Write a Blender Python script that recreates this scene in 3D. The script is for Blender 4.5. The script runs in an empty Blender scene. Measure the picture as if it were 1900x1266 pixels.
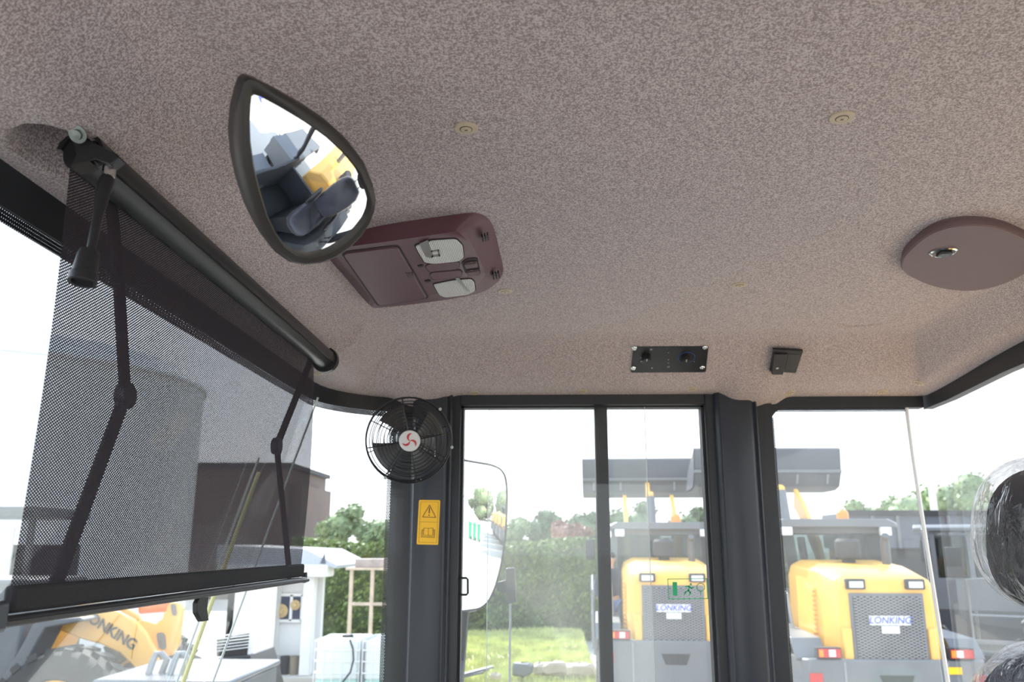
import bpy, bmesh, math, random
from mathutils import Vector, Matrix
random.seed(7)
S = bpy.context.scene
COL = S.collection
# ---------------------------------------------------------------- camera, world, sun, exposure
F_PX = 1540.0
CZ = 2.85
PITCH = math.radians(13.86); YAW = math.radians(2.2); ROLL = math.radians(0.15)
_f0 = Vector((-math.sin(YAW), math.cos(YAW), 0)); _r0 = Vector((math.cos(YAW), math.sin(YAW), 0)); _z = Vector((0, 0, 1))
_f = (_f0*math.cos(PITCH) + _z*math.sin(PITCH)).normalized()
_u = (_z*math.cos(PITCH) - _f0*math.sin(PITCH)).normalized()
CR = (_r0*math.cos(ROLL) + _u*math.sin(ROLL)).normalized()
CU = (_u*math.cos(ROLL) - _r0*math.sin(ROLL)).normalized()
CAM = Vector((0, 0, CZ))
cd = bpy.data.cameras.new('camera'); cam = bpy.data.objects.new('camera', cd); COL.objects.link(cam)
cam.matrix_world = Matrix(((CR.x, CU.x, -_f.x, 0), (CR.y, CU.y, -_f.y, 0), (CR.z, CU.z, -_f.z, CZ), (0, 0, 0, 1)))
cd.sensor_width = 36; cd.lens = F_PX/1900*36; cd.clip_start = 0.02; cd.clip_end = 1500
cd.dof.use_dof = True; cd.dof.focus_distance = 1.1; cd.dof.aperture_fstop = 10
S.camera = cam
S.view_settings.view_transform = 'Standard'; S.view_settings.look = 'None'; S.view_settings.gamma = 1
S.view_settings.exposure = 1.6
S.cycles.use_denoising = True
S.cycles.max_bounces = 10; S.cycles.diffuse_bounces = 6; S.cycles.glossy_bounces = 5; S.cycles.transparent_max_bounces = 24
S.cycles.sample_clamp_indirect = 6
W = bpy.data.worlds.new('sky'); S.world = W; W.use_nodes = True
_n = W.node_tree; _bg = _n.nodes['Background']
_tc = _n.nodes.new('ShaderNodeTexCoord'); _sp = _n.nodes.new('ShaderNodeSeparateXYZ'); _cr = _n.nodes.new('ShaderNodeValToRGB')
_n.links.new(_tc.outputs['Generated'], _sp.inputs[0]); _n.links.new(_sp.outputs['Z'], _cr.inputs[0]); _n.links.new(_cr.outputs[0], _bg.inputs[0])
_cr.color_ramp.elements[0].position = 0.0; _cr.color_ramp.elements[0].color = (0.90, 0.93, 0.98, 1)
_cr.color_ramp.elements[1].position = 0.9; _cr.color_ramp.elements[1].color = (0.50, 0.66, 0.92, 1)
_bg.inputs[1].default_value = 1.05
sd = bpy.data.lights.new('sun', 'SUN'); sun = bpy.data.objects.new('sun', sd); COL.objects.link(sun)
sd.energy = 3.4; sd.angle = math.radians(1.2); sd.color = (1, 0.95, 0.87)
sun.rotation_euler = Vector((-0.25, 0.78, 0.74)).to_track_quat('Z', 'Y').to_euler()

# ---------------------------------------------------------------- helpers
def ray(u, v):
    return _f + CR*((u-950)/F_PX) + CU*((633-v)/F_PX)
def at(u, v, X=None, Y=None, Z=None):
    """where the sight line of a photo pixel meets a plane of the place (Z above the eye)"""
    d = ray(u, v)
    t = X/d.x if X is not None else (Y/d.y if Y is not None else Z/d.z)
    return CAM + d*t
def V(*a): return Vector(a)

def newmat(name):
    m = bpy.data.materials.new(name); m.use_nodes = True
    nt = m.node_tree; return m, nt, nt.nodes, nt.links, nt.nodes['Principled BSDF']
def mat(name, col, rough=0.5, metal=0.0, var=0.12, scale=20, bump=0.0, bscale=200, spec=0.5, coat=0):
    m, nt, N, L, b = newmat(name)
    tc = N.new('ShaderNodeTexCoord'); no = N.new('ShaderNodeTexNoise'); no.inputs['Scale'].default_value = scale
    L.new(tc.outputs['Object'], no.inputs['Vector'])
    mx = N.new('ShaderNodeMix'); mx.data_type = 'RGBA'
    mx.inputs[6].default_value = (*[c*(1-var) for c in col], 1); mx.inputs[7].default_value = (*[min(1, c*(1+var)) for c in col], 1)
    L.new(no.outputs[0], mx.inputs[0]); L.new(mx.outputs[2], b.inputs['Base Color'])
    b.inputs['Roughness'].default_value = rough; b.inputs['Metallic'].default_value = metal
    b.inputs['Specular IOR Level'].default_value = spec; b.inputs['Coat Weight'].default_value = coat
    if bump:
        n2 = N.new('ShaderNodeTexNoise'); n2.inputs['Scale'].default_value = bscale; L.new(tc.outputs['Object'], n2.inputs['Vector'])
        bp = N.new('ShaderNodeBump'); bp.inputs['Strength'].default_value = bump; bp.inputs['Distance'].default_value = 0.002
        L.new(n2.outputs[0], bp.inputs['Height']); L.new(bp.outputs[0], b.inputs['Normal'])
    return m
def math_(N, L, op, a, b=None, c=None):
    n = N.new('ShaderNodeMath'); n.operation = op
    for i, x in enumerate((a, b, c)):
        if x is None: continue
        if isinstance(x, (int, float)): n.inputs[i].default_value = x
        else: L.new(x, n.inputs[i])
    return n.outputs[0]
def glass(name, tint=(1, 1, 1), glare=0.05, refl=0.6, glarecol=(0.9, 0.9, 0.88)):  # milky diffuse share in the panes imitates veiling glare over the view
    m = bpy.data.materials.new(name); m.use_nodes = True; N = m.node_tree.nodes; L = m.node_tree.links; N.clear()
    out = N.new('ShaderNodeOutputMaterial'); tr = N.new('ShaderNodeBsdfTransparent'); tr.inputs[0].default_value = (*tint, 1)
    gl = N.new('ShaderNodeBsdfGlossy'); gl.inputs['Roughness'].default_value = 0.01
    fr = N.new('ShaderNodeFresnel'); fr.inputs[0].default_value = 1.45
    df = N.new('ShaderNodeBsdfDiffuse'); df.inputs[0].default_value = (*glarecol, 1)
    tl = N.new('ShaderNodeBsdfTranslucent'); tl.inputs[0].default_value = (*glarecol, 1)
    ad = N.new('ShaderNodeMixShader'); ad.inputs[0].default_value = 0.7; L.new(df.outputs[0], ad.inputs[1]); L.new(tl.outputs[0], ad.inputs[2])
    m1 = N.new('ShaderNodeMixShader'); m2 = N.new('ShaderNodeMixShader')
    L.new(math_(N, L, 'MULTIPLY', fr.outputs[0], refl), m1.inputs[0]); L.new(tr.outputs[0], m1.inputs[1]); L.new(gl.outputs[0], m1.inputs[2])
    tc = N.new('ShaderNodeTexCoord'); no = N.new('ShaderNodeTexNoise'); no.inputs['Scale'].default_value = 6; no.inputs['Detail'].default_value = 8
    L.new(tc.outputs['Object'], no.inputs['Vector'])
    L.new(math_(N, L, 'MULTIPLY', no.outputs[0], glare*2), m2.inputs[0]); L.new(m1.outputs[0], m2.inputs[1]); L.new(ad.outputs[0], m2.inputs[2])
    L.new(m2.outputs[0], out.inputs[0]); return m
def holes(name, col, pu, pv, ru, rv, ax=(1, 2), rough=0.8, fade=None, brick=True):
    """sheet with a regular staggered pattern of holes; fade=(axis, start, end) lets the holes grow towards an edge"""
    m = bpy.data.materials.new(name); m.use_nodes = True; N = m.node_tree.nodes; L = m.node_tree.links
    b = N['Principled BSDF']; b.inputs['Base Color'].default_value = (*col, 1); b.inputs['Roughness'].default_value = rough
    tc = N.new('ShaderNodeTexCoord'); sp = N.new('ShaderNodeSeparateXYZ'); L.new(tc.outputs['Object'], sp.inputs[0])
    u = math_(N, L, 'DIVIDE', sp.outputs[ax[0]], pu); v = math_(N, L, 'DIVIDE', sp.outputs[ax[1]], pv)
    if brick:
        row = math_(N, L, 'FLOOR', v); par = math_(N, L, 'MULTIPLY', math_(N, L, 'FLOORED_MODULO', row, 2.0), 0.5); u = math_(N, L, 'ADD', u, par)
    fu = math_(N, L, 'DIVIDE', math_(N, L, 'SUBTRACT', math_(N, L, 'FRACT', u), 0.5), ru)
    fv = math_(N, L, 'DIVIDE', math_(N, L, 'SUBTRACT', math_(N, L, 'FRACT', v), 0.5), rv)
    r2 = math_(N, L, 'ADD', math_(N, L, 'MULTIPLY', fu, fu), math_(N, L, 'MULTIPLY', fv, fv))
    L.new(math_(N, L, 'GREATER_THAN', r2, 1.0), b.inputs['Alpha'])
    return m

class MB:
    def __init__(s): s.v = []; s.f = []
    def add(s, vs, fs):
        o = len(s.v); s.v += [Vector(p) for p in vs]; s.f += [tuple(i+o for i in f) for f in fs]; return s
    def box(s, c, d, R=None):
        c = Vector(c); hx, hy, hz = d[0]/2, d[1]/2, d[2]/2
        p = [Vector((x, y, z)) for x in (-hx, hx) for y in (-hy, hy) for z in (-hz, hz)]
        if R is not None: p = [R @ q for q in p]
        return s.add([c+q for q in p], [(0, 1, 3, 2), (4, 6, 7, 5), (0, 4, 5, 1), (2, 3, 7, 6), (0, 2, 6, 4), (1, 5, 7, 3)])
    def bb(s, x0, x1, y0, y1, z0, z1): return s.box(((x0+x1)/2, (y0+y1)/2, (z0+z1)/2), (abs(x1-x0), abs(y1-y0), abs(z1-z0)))
    def tube(s, path, r, n=12, cap=True, closed=False):
        P = [Vector(p) for p in path]; k = len(P); rr = r if isinstance(r, (list, tuple)) else [r]*k
        rings = []; up = None
        for i in range(k):
            t = (P[(i+1) % k]-P[i-1]) if closed else (P[min(i+1, k-1)]-P[max(i-1, 0)])
            if t.length < 1e-9: t = P[min(i+1, k-1)]-P[i-1]
            if t.length < 1e-9: t = Vector((0, 0, 1))
            t.normalize()
            if up is None: up = Vector((0, 0, 1)) if abs(t.z) < 0.9 else Vector((1, 0, 0))
            a = t.cross(up)
            if a.length < 1e-6: a = t.orthogonal()
            a.normalize(); up = a.cross(t).normalized()
            rings.append([P[i]+(a*math.cos(2*math.pi*j/n)+up*math.sin(2*math.pi*j/n))*rr[i] for j in range(n)])
        vs = [q for r_ in rings for q in r_]; fs = []
        for i in range(k if closed else k-1):
            i2 = (i+1) % k
            for j in range(n): fs.append((i*n+j, i*n+(j+1) % n, i2*n+(j+1) % n, i2*n+j))
        if cap and not closed: fs += [tuple(range(n))[::-1], tuple((k-1)*n+j for j in range(n))]
        return s.add(vs, fs)
    def cyl(s, a, b, r, n=20, r2=None): return s.tube([a, b], [r, r if r2 is None else r2], n)
    def prism(s, pts, ext):
        """planar outline swept by ext"""
        n = len(pts); P = [Vector(p) for p in pts]; e = Vector(ext)
        return s.add(P+[p+e for p in P], [tuple(range(n))[::-1], tuple(range(n, 2*n))]+[(i, (i+1) % n, n+(i+1) % n, n+i) for i in range(n)])
    def loft(s, loops, cap0=True, cap1=True):
        n = len(loops[0]); vs = [Vector(p) for l in loops for p in l]; fs = []
        for i in range(len(loops)-1):
            for j in range(n): fs.append((i*n+j, i*n+(j+1) % n, (i+1)*n+(j+1) % n, (i+1)*n+j))
        if cap0: fs.append(tuple(range(n))[::-1])
        if cap1: fs.append(tuple((len(loops)-1)*n+j for j in range(n)))
        return s.add(vs, fs)
    def lathe(s, c, axis, prof, n=32):
        """prof: (radius, height along axis)"""
        c = Vector(c); ax = Vector(axis).normalized(); a = ax.orthogonal().normalized(); b = ax.cross(a)
        loops = [[c+ax*h+(a*math.cos(2*math.pi*j/n)+b*math.sin(2*math.pi*j/n))*max(r, 1e-5) for j in range(n)] for r, h in prof]
        return s.loft(loops)
    def torus(s, c, axis, R, r, n=48, m=8):
        c = Vector(c); ax = Vector(axis).normalized(); a = ax.orthogonal().normalized(); b = ax.cross(a)
        return s.tube([c+(a*math.cos(2*math.pi*j/n)+b*math.sin(2*math.pi*j/n))*R for j in range(n)], r, m, closed=True)
    def grid(s, fn, nu, nv, closed_u=False):
        vs = [fn(i/(nu-(0 if closed_u else 1)), j/(nv-1)) for j in range(nv) for i in range(nu)]; fs = []
        for j in range(nv-1):
            for i in range(nu if closed_u else nu-1):
                fs.append((j*nu+i, j*nu+(i+1) % nu, (j+1)*nu+(i+1) % nu, (j+1)*nu+i))
        return s.add(vs, fs)
    def ell(s, c, r, n=20, m=12, e=1.0, noise=0):
        c = Vector(c)
        def sp(x): return math.copysign(abs(x)**e, x)
        def fn(u, v):
            th = 2*math.pi*u; ph = math.pi*(v-0.5)*0.999
            return c+Vector((r[0]*sp(math.cos(ph))*sp(math.cos(th)), r[1]*sp(math.cos(ph))*sp(math.sin(th)), r[2]*sp(math.sin(ph))))
        return s.grid(fn, n, m, True)
    def xf(s, M): s.v = [M @ p for p in s.v]; return s
    def build(s, name, m, parent=None, bevel=0, seg=2, solid=0, subs=0, ang=35, fix=True):
        o0 = Vector(ORIG.get(parent.name, (0, 0, 0))) if parent is not None else None
        if o0 is None:
            xs = s.v; lo = Vector((min(p.x for p in xs), min(p.y for p in xs), min(p.z for p in xs))); hi = Vector((max(p.x for p in xs), max(p.y for p in xs), max(p.z for p in xs)))
            o0 = Vector(((lo.x+hi.x)/2, (lo.y+hi.y)/2, lo.z))
            loc = o0
        else: loc = None
        me = bpy.data.meshes.new(name); me.from_pydata([p-o0 for p in s.v], [], s.f)
        if fix and len(s.f) < 60000:
            bm = bmesh.new(); bm.from_mesh(me); bmesh.ops.recalc_face_normals(bm, faces=bm.faces); bm.to_mesh(me); bm.free()
        me.materials.append(m)
        me.polygons.foreach_set('use_smooth', [True]*len(me.polygons)); me.set_sharp_from_angle(angle=math.radians(ang)); me.update()
        ob = bpy.data.objects.new(name, me); COL.objects.link(ob)
        if parent is None: ob.location = loc
        else: ob.parent = parent
        ORIG[ob.name] = tuple(o0)
        if solid: md = ob.modifiers.new('solid', 'SOLIDIFY'); md.thickness = solid; md.offset = 0
        if bevel: md = ob.modifiers.new('bevel', 'BEVEL'); md.width = bevel; md.segments = seg; md.limit_method = 'ANGLE'; md.angle_limit = math.radians(40); md.harden_normals = False
        if subs: md = ob.modifiers.new('sub', 'SUBSURF'); md.levels = subs; md.render_levels = subs
        return ob
ORIG = {}
def thing(name, label, cat, loc=(0, 0, 0), group=None):
    o = bpy.data.objects.new(name, None); COL.objects.link(o); o.empty_display_size = 0.05
    o.location = loc; ORIG[o.name] = tuple(loc); o['label'] = label; o['category'] = cat
    if group: o['group'] = group
    return o
def tag(o, label, cat, group=None, kind=None):
    o['label'] = label; o['category'] = cat
    if group: o['group'] = group
    if kind: o['kind'] = kind
    return o
def struct(o): o['kind'] = 'structure'; return o
def sempty(name, loc):
    o = bpy.data.objects.new(name, None); COL.objects.link(o); o.location = loc; ORIG[o.name] = tuple(loc); o['kind'] = 'structure'; return o
def dup(o, parent=None):
    c = o.copy(); COL.objects.link(c)
    if parent is not None: c.parent = parent
    ORIG[c.name] = ORIG.get(o.name, (0, 0, 0))
    for ch in [x for x in o.children]: dup(ch, c)
    return c
def text(body, size, org, ex, ey, m, parent, name='lettering', ext=0.0005, shear=0, bold=0.0, squash=1.0):
    cu = bpy.data.curves.new('t', 'FONT'); cu.body = body; cu.size = size; cu.shear = shear; cu.offset = bold; cu.align_x = 'CENTER'; cu.align_y = 'CENTER'
    ob = bpy.data.objects.new('t', cu); COL.objects.link(ob)
    bpy.context.view_layer.update()
    me = bpy.data.meshes.new_from_object(ob.evaluated_get(bpy.context.evaluated_depsgraph_get()))
    bpy.data.objects.remove(ob)
    org, ex, ey = Vector(org), Vector(ex).normalized(), Vector(ey).normalized(); nz = ex.cross(ey)
    mb = MB(); mb.add([org+ex*p.co.x*squash+ey*p.co.y+nz*ext for p in me.vertices], [tuple(p.vertices) for p in me.polygons])
    bpy.data.meshes.remove(me); bpy.data.curves.remove(cu)
    return mb.build(name, m, parent, fix=False)
def smooth(t): t = max(0, min(1, t)); return t*t*(3-2*t)
def rrect(cx, cy, w, h, r, n=5):
    out = []
    for (sx, sy, a0) in ((1, 1, 0), (-1, 1, 90), (-1, -1, 180), (1, -1, 270)):
        for k in range(n+1):
            a = math.radians(a0+90*k/n); out.append((cx+sx*(w/2-r)+r*math.cos(a), cy+sy*(h/2-r)+r*math.sin(a)))
    return out
def roundpoly(pts, r, n=4):
    """rounds the corners of a 2D/3D outline"""
    P = [Vector(p) for p in pts]; out = []; k = len(P)
    for i in range(k):
        a, b, c = P[i-1], P[i], P[(i+1) % k]; d1 = (a-b); d2 = (c-b)
        q = min(r, d1.length*0.45, d2.length*0.45); p1 = b+d1.normalized()*q; p2 = b+d2.normalized()*q
        for t in [j/n for j in range(n+1)]: out.append(p1*(1-t)**2+b*2*t*(1-t)+p2*t*t)
    return out

# ---------------------------------------------------------------- materials
M = {}
M['steel'] = mat('grey_painted_steel', (0.030, 0.034, 0.043), 0.34, 0.0, 0.10, 30, 0.05, 400, 0.4)
M['seal'] = mat('black_frame', (0.022, 0.023, 0.026), 0.45, 0, .2, 40)
M['rubber'] = mat('black_rubber', (0.02, 0.02, 0.021), 0.6, 0, .2, 60)
M['plastic'] = mat('black_plastic', (0.017, 0.017, 0.019), 0.38, 0, .2, 60, .08, 900)
M['mplastic'] = mat('brown_black_plastic', (0.030, 0.026, 0.023), 0.5, 0, .15, 60, .1, 900)
M['chrome'] = mat('chrome', (0.75, 0.74, 0.72), 0.18, 1.0, .05, 30)
M['maroon'] = mat('maroon_plastic', (0.120, 0.047, 0.060), 0.5, 0, .06, 30, .12, 1500)
M['maroon_fade'] = mat('dusky_maroon_plastic', (0.135, 0.082, 0.082), 0.6, 0, .06, 40, .12, 1500)
M['groove'] = mat('dark_groove', (0.02, 0.01, 0.013), 0.7)
M['beige'] = mat('beige_plastic', (0.50, 0.40, 0.28), 0.5, 0, .06, 200)
M['beige_line'] = mat('dark_beige_line', (0.10, 0.08, 0.055), 0.6)  # dark beige for the screw rings and switch marks
M['white'] = mat('white_paint', (0.72, 0.72, 0.70), 0.45, 0, .05, 12)
M['red'] = mat('red_print', (0.55, 0.03, 0.04), 0.5)
M['yellow_sticker'] = mat('yellow_sticker', (0.93, 0.50, 0.008), 0.4, 0, .03, 50)
M['brown_print'] = mat('brown_print', (0.10, 0.035, 0.01), 0.5)
M['black_fabric'] = mat('black_webbing', (0.014, 0.013, 0.014), 0.85, 0, .2, 500, .3, 900)
M['blue_print'] = mat('blue_print', (0.03, 0.10, 0.35), 0.5)
M['glass'] = glass('window_glass', (0.97, 0.985, 0.98), 0.035, 0.5)
M['wsglass'] = glass('windscreen_glass', (0.97, 0.985, 0.98), 0.005, 0.3)
M['reglass'] = glass('rear_window_glass', (0.97, 0.985, 0.98), 0.03, 0.12)
M['tinted'] = glass('cab_glass', (0.55, 0.60, 0.59), 0.015, 0.6)
M['plastic_film'] = None
# headliner fabric
def headliner():
    m, nt, N, L, b = newmat('headliner_fabric')
    tc = N.new('ShaderNodeTexCoord'); mp = N.new('ShaderNodeMapping'); L.new(tc.outputs['Object'], mp.inputs[0])
    mp.inputs['Scale'].default_value = (1.0, 1.0, 1.0)
    def streak(rot, sc):
        q = N.new('ShaderNodeMapping'); q.inputs['Rotation'].default_value = (0, 0, rot); q.inputs['Scale'].default_value = sc; L.new(tc.outputs['Object'], q.inputs[0])
        n = N.new('ShaderNodeTexNoise'); n.inputs['Scale'].default_value = 1; n.inputs['Detail'].default_value = 2; n.inputs['Roughness'].default_value = 0.6; L.new(q.outputs[0], n.inputs[0]); return n.outputs[0]
    a = streak(0.1, (380, 950, 500)); c = streak(0.5, (950, 420, 500)); big = streak(0, (5, 5, 5))
    s = math_(N, L, 'MULTIPLY', math_(N, L, 'ADD', a, c), 0.5)
    r = N.new('ShaderNodeValToRGB'); L.new(s, r.inputs[0])
    r.color_ramp.elements[0].position = 0.47; r.color_ramp.elements[0].color = (0.27, 0.212, 0.203, 1)
    r.color_ramp.elements[1].position = 0.54; r.color_ramp.elements[1].color = (0.58, 0.50, 0.485, 1)
    L.new(r.outputs[0], b.inputs['Base Color']); b.inputs['Roughness'].default_value = 0.95; b.inputs['Specular IOR Level'].default_value = 0.1
    b.inputs['Sheen Weight'].default_value = 0.15
    bp = N.new('ShaderNodeBump'); bp.inputs['Strength'].default_value = 0.25; bp.inputs['Distance'].default_value = 0.0008
    L.new(s, bp.inputs['Height']); L.new(bp.outputs[0], b.inputs['Normal'])
    return m
M['headliner'] = headliner()
M['mesh'] = holes('perforated_blind_fabric', (0.021, 0.014, 0.023), 0.0044, 0.00145, 0.150, 0.34, (1, 2))
M['frit_y'] = holes('dotted_black_enamel_side', (0.012, 0.012, 0.014), 0.0032, 0.0032, 0.29, 0.29, (1, 2), 0.3)
M['frit_x'] = holes('dotted_black_enamel', (0.012, 0.012, 0.014), 0.0032, 0.0032, 0.29, 0.29, (0, 2), 0.3)
def film():
    m = bpy.data.materials.new('clear_wrap'); m.use_nodes = True; N = m.node_tree.nodes; L = m.node_tree.links; N.clear()
    out = N.new('ShaderNodeOutputMaterial'); tr = N.new('ShaderNodeBsdfTransparent'); gl = N.new('ShaderNodeBsdfGlossy'); gl.inputs['Roughness'].default_value = 0.07
    tl = N.new('ShaderNodeBsdfTranslucent'); tl.inputs[0].default_value = (.9, .9, .9, 1)
    tc = N.new('ShaderNodeTexCoord'); no = N.new('ShaderNodeTexNoise'); no.inputs['Scale'].default_value = 16; no.inputs['Detail'].default_value = 4; no.inputs['Distortion'].default_value = 1.5
    mp = N.new('ShaderNodeMapping'); mp.inputs['Scale'].default_value = (2.2, 1.4, 0.6); L.new(tc.outputs['Object'], mp.inputs[0]); L.new(mp.outputs[0], no.inputs['Vector'])
    bp = N.new('ShaderNodeBump'); bp.inputs['Strength'].default_value = 1.0; bp.inputs['Distance'].default_value = 0.012; L.new(no.outputs[0], bp.inputs['Height']); L.new(bp.outputs[0], gl.inputs['Normal'])
    lw = N.new('ShaderNodeLayerWeight'); lw.inputs[0].default_value = 0.25; L.new(bp.outputs[0], lw.inputs['Normal'])
    lw2 = N.new('ShaderNodeLayerWeight'); lw2.inputs[0].default_value = 0.35
    m1 = N.new('ShaderNodeMixShader'); m2 = N.new('ShaderNodeMixShader')
    L.new(math_(N, L, 'ADD', math_(N, L, 'MULTIPLY', lw.outputs['Fresnel'], 0.55), 0.03), m1.inputs[0]); L.new(tr.outputs[0], m1.inputs[1]); L.new(gl.outputs[0], m1.inputs[2])
    L.new(math_(N, L, 'MULTIPLY', lw2.outputs['Facing'], 0.35), m2.inputs[0]); L.new(m1.outputs[0], m2.inputs[1]); L.new(tl.outputs[0], m2.inputs[2])
    L.new(m2.outputs[0], out.inputs[0]); return m
M['film'] = film()

# ================================================================ THE CAB
YW = 1.90; XF = -0.478; XR = 0.868; YN = 0.18
def xw(u, v=1000, Y=YW): return at(u, v, Y=Y).x
XA, XB = xw(792, 745), xw(1378, 745)
def edge_dist(x, y):
    """distance inwards from the headliner outline, corners rounded"""
    r = 0.20 if x < 0.2 else 0.04
    dx = min(x-XF, XR-x); dy = YW-y
    if dx < r and dy < r: return r-math.hypot(r-dx, r-dy)
    return min(dx, dy)
def ceil_z(x, y):
    d = max(0.0, edge_dist(x, y))
    ze = 0.333+0.030*smooth((x-0.3)/0.5)*smooth((YW+0.03-y)/0.5)
    dn = min(max(d, min((x-XF)*1.75-0.05, YW-y)) if x < .2 else d, (y-YN)*0.8); dn = max(dn, min((XR-x)*2.3-0.03, dn+1, YW-y, x-XF, (y-YN)*.8)) if x > .5 else dn
    z = ze+0.010*smooth(min(d, 0.09)/0.09)
    z += (0.42-0.010-ze)*smooth((dn-0.065)/0.215)
    w = smooth((0.20-(YW-y))/0.20)
    z -= w*0.020*math.exp(-((x-XA+.005)/0.062)**4) + w*0.026*math.exp(-((x-XB)/0.055)**4) + w*0.016*math.exp(-((x-XB-0.072)/0.020)**2)*smooth((0.09-(YW-y))/0.09)
    # sunken pocket for the blind's bracket and a shallower one at its far end
    q = ((x+0.43)/0.028)**2+((y-0.662)/0.046)**2
    z += 0.055*smooth(1.3-q)
    q = ((x+0.37)/0.035)**2+((y-1.47)/0.05)**2
    z += 0.012*smooth(1.2-q)
    # pressed arc of the covered loudspeaker
    c = CRS; rr = math.hypot(x-c[0], (y-c[1])); ang = math.atan2(y-c[1], x-c[0])
    if math.radians(35) < ang < math.radians(145): z += 0.009*math.exp(-((rr-0.062)/0.0035)**2)*math.sin((ang-math.radians(35))/math.radians(110)*math.pi)
    return z
CRS = (0.0, 9.0)
def on_ceil(u, v, off=0.0):
    """walk the sight line of a pixel to the underside of the headliner"""
    d = ray(u, v); t = 0.3; dt = 0.004
    while t < 4:
        p = d*t
        if p.z+off >= ceil_z(p.x, p.y): break
        t += dt
    a, b_ = t-dt, t
    for _ in range(20):
        m_ = (a+b_)/2; p = d*m_
        if p.z+off >= ceil_z(p.x, p.y): b_ = m_
        else: a = m_
    return CAM+d*b_
def ceil_n(x, y, e=0.004):
    return Vector(((ceil_z(x+e, y)-ceil_z(x-e, y))/(2*e), (ceil_z(x, y+e)-ceil_z(x, y-e))/(2*e), -1)).normalized()
_p = on_ceil(1608, 590); CRS = (_p.x, _p.y-0.0)
nx, ny = 340, 430
X0, X1, Y0, Y1 = XF-0.012, XR+0.012, YN, YW+0.012
vs = []; 
for j in range(ny):
    for i in range(nx):
        x = X0+(X1-X0)*i/(nx-1); y = Y0+(Y1-Y0)*j/(ny-1); vs.append(Vector((x, y, CZ+ceil_z(x, y))))
fs = []
for j in range(ny-1):
    for i in range(nx-1):
        x = X0+(X1-X0)*(i+.5)/(nx-1); y = Y0+(Y1-Y0)*(j+.5)/(ny-1)
        if edge_dist(x, y) > -0.010: fs.append((j*nx+i, (j+1)*nx+i, (j+1)*nx+i+1, j*nx+i+1))
o = MB().add(vs, fs).build('ceiling', M['headliner'], fix=False); struct(o)
# outer roof shell: sheet metal above the lining
struct(MB().bb(XF-0.16, XR+0.14, YN-0.12, YW+0.10, CZ+0.475, CZ+0.53).build('trim_1', M['white'], bevel=0.02))
# header and window bands ------------------------------------------------
RC = 0.20
def wind_path(y_start=YN, step=9):
    """plan line of the windscreen head: straight, then round the corner to the right-hand pillar"""
    P = [(XF, y_start+(YW-RC-y_start)*k/8) for k in range(9)]
    for k in range(1, step+1):
        a = math.radians(180-90*k/step*0.93); P.append((XF+RC+RC*math.cos(a), YW-RC+RC*math.sin(a)))
    return P
def slope_at(p):                                   # how far the glass leans out per metre of drop
    w = smooth((YW-p[1]-0.02)/0.25)
    return 0.34*w
def band(name, m, z0, z1, parent, off=0.0, th=0.004):
    loops = []
    for p in wind_path():
        k = slope_at(p); 
        def q(z, o): return V(p[0]-k*(0.335-z)-o, p[1]+(0 if p[0] < XF+.01 else o*0.6), CZ+z)
        loops.append([q(z0, off), q(z0, off+th), q(z1, off+th), q(z1, off)])
    return MB().loft(loops).build(name, m, parent)
ax0_ = at(757, 1000, Y=1.85).x
w1 = sempty('window_1', (XF, 1.0, CZ-0.9))
band('windscreen_header', M['seal'], 0.30, 0.42, w1, 0.002)
band('enamel_dots', M['frit_y'], 0.288, 0.2995, w1, 0.003, 0.0012)
band('windscreen_pane', M['wsglass'], -0.95, 0.299, w1, 0.006, 0.0035)
# pane joint with its pale yellow sealant, and the polished edge of the corner pane
def wpt(y, z, o=0.0):
    k = 0.34*smooth((YW-y-0.02)/0.25); return V(XF-k*(0.335-z)-o, y, CZ+z)
M['sealant'] = mat('pale_yellow_sealant', (0.66, 0.63, 0.30), 0.4, 0, .1, 40)
M['white_edge'] = mat('whitish_glass_edge', (0.80, 0.80, 0.78), 0.3, 0, .04, 40)
M['glass_edge'] = mat('polished_glass_edge', (0.62, 0.68, 0.66), 0.25, 0, .05, 40)
MB().tube([wpt(1.585, .135), wpt(1.60, 0), wpt(1.64, -.30), wpt(1.68, -.6)], 0.0042, 8).build('sealant_bead', M['sealant'], w1)
MB().tube([wpt(1.545, .16, -.004), wpt(1.56, 0, -.004), wpt(1.60, -.30, -.004)], 0.0022, 6).build('pane_edge', M['glass_edge'], w1)
MB().tube([at(590, 738, X=-.470), at(492, 1000, X=-.545), at(395, 1266, X=-.63), at(330, 1440, X=-.68)], 0.0022, 6).build('pane_edge', M['glass_edge'], w1)
# right-hand enamel edge of the corner pane next to the pillar
xe = xw(722, 850); xe2 = xw(741, 950)
MB().bb(xe+.006, ax0_+.03, YW+.0, YW+.012, CZ-0.95, CZ+.34).build('side_seal', M['seal'], w1)
MB().bb(xe-.004, xe+.0062, YW+.004, YW+.0052, CZ-0.95, CZ+.30).build('enamel_dots', M['frit_x'], w1)
MB().tube([V(xe+.004, YW+.004, CZ+.298), V(xe+.03, YW+.004, CZ+.262)], 0.012, 6).build('side_seal', M['seal'], w1)

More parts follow.
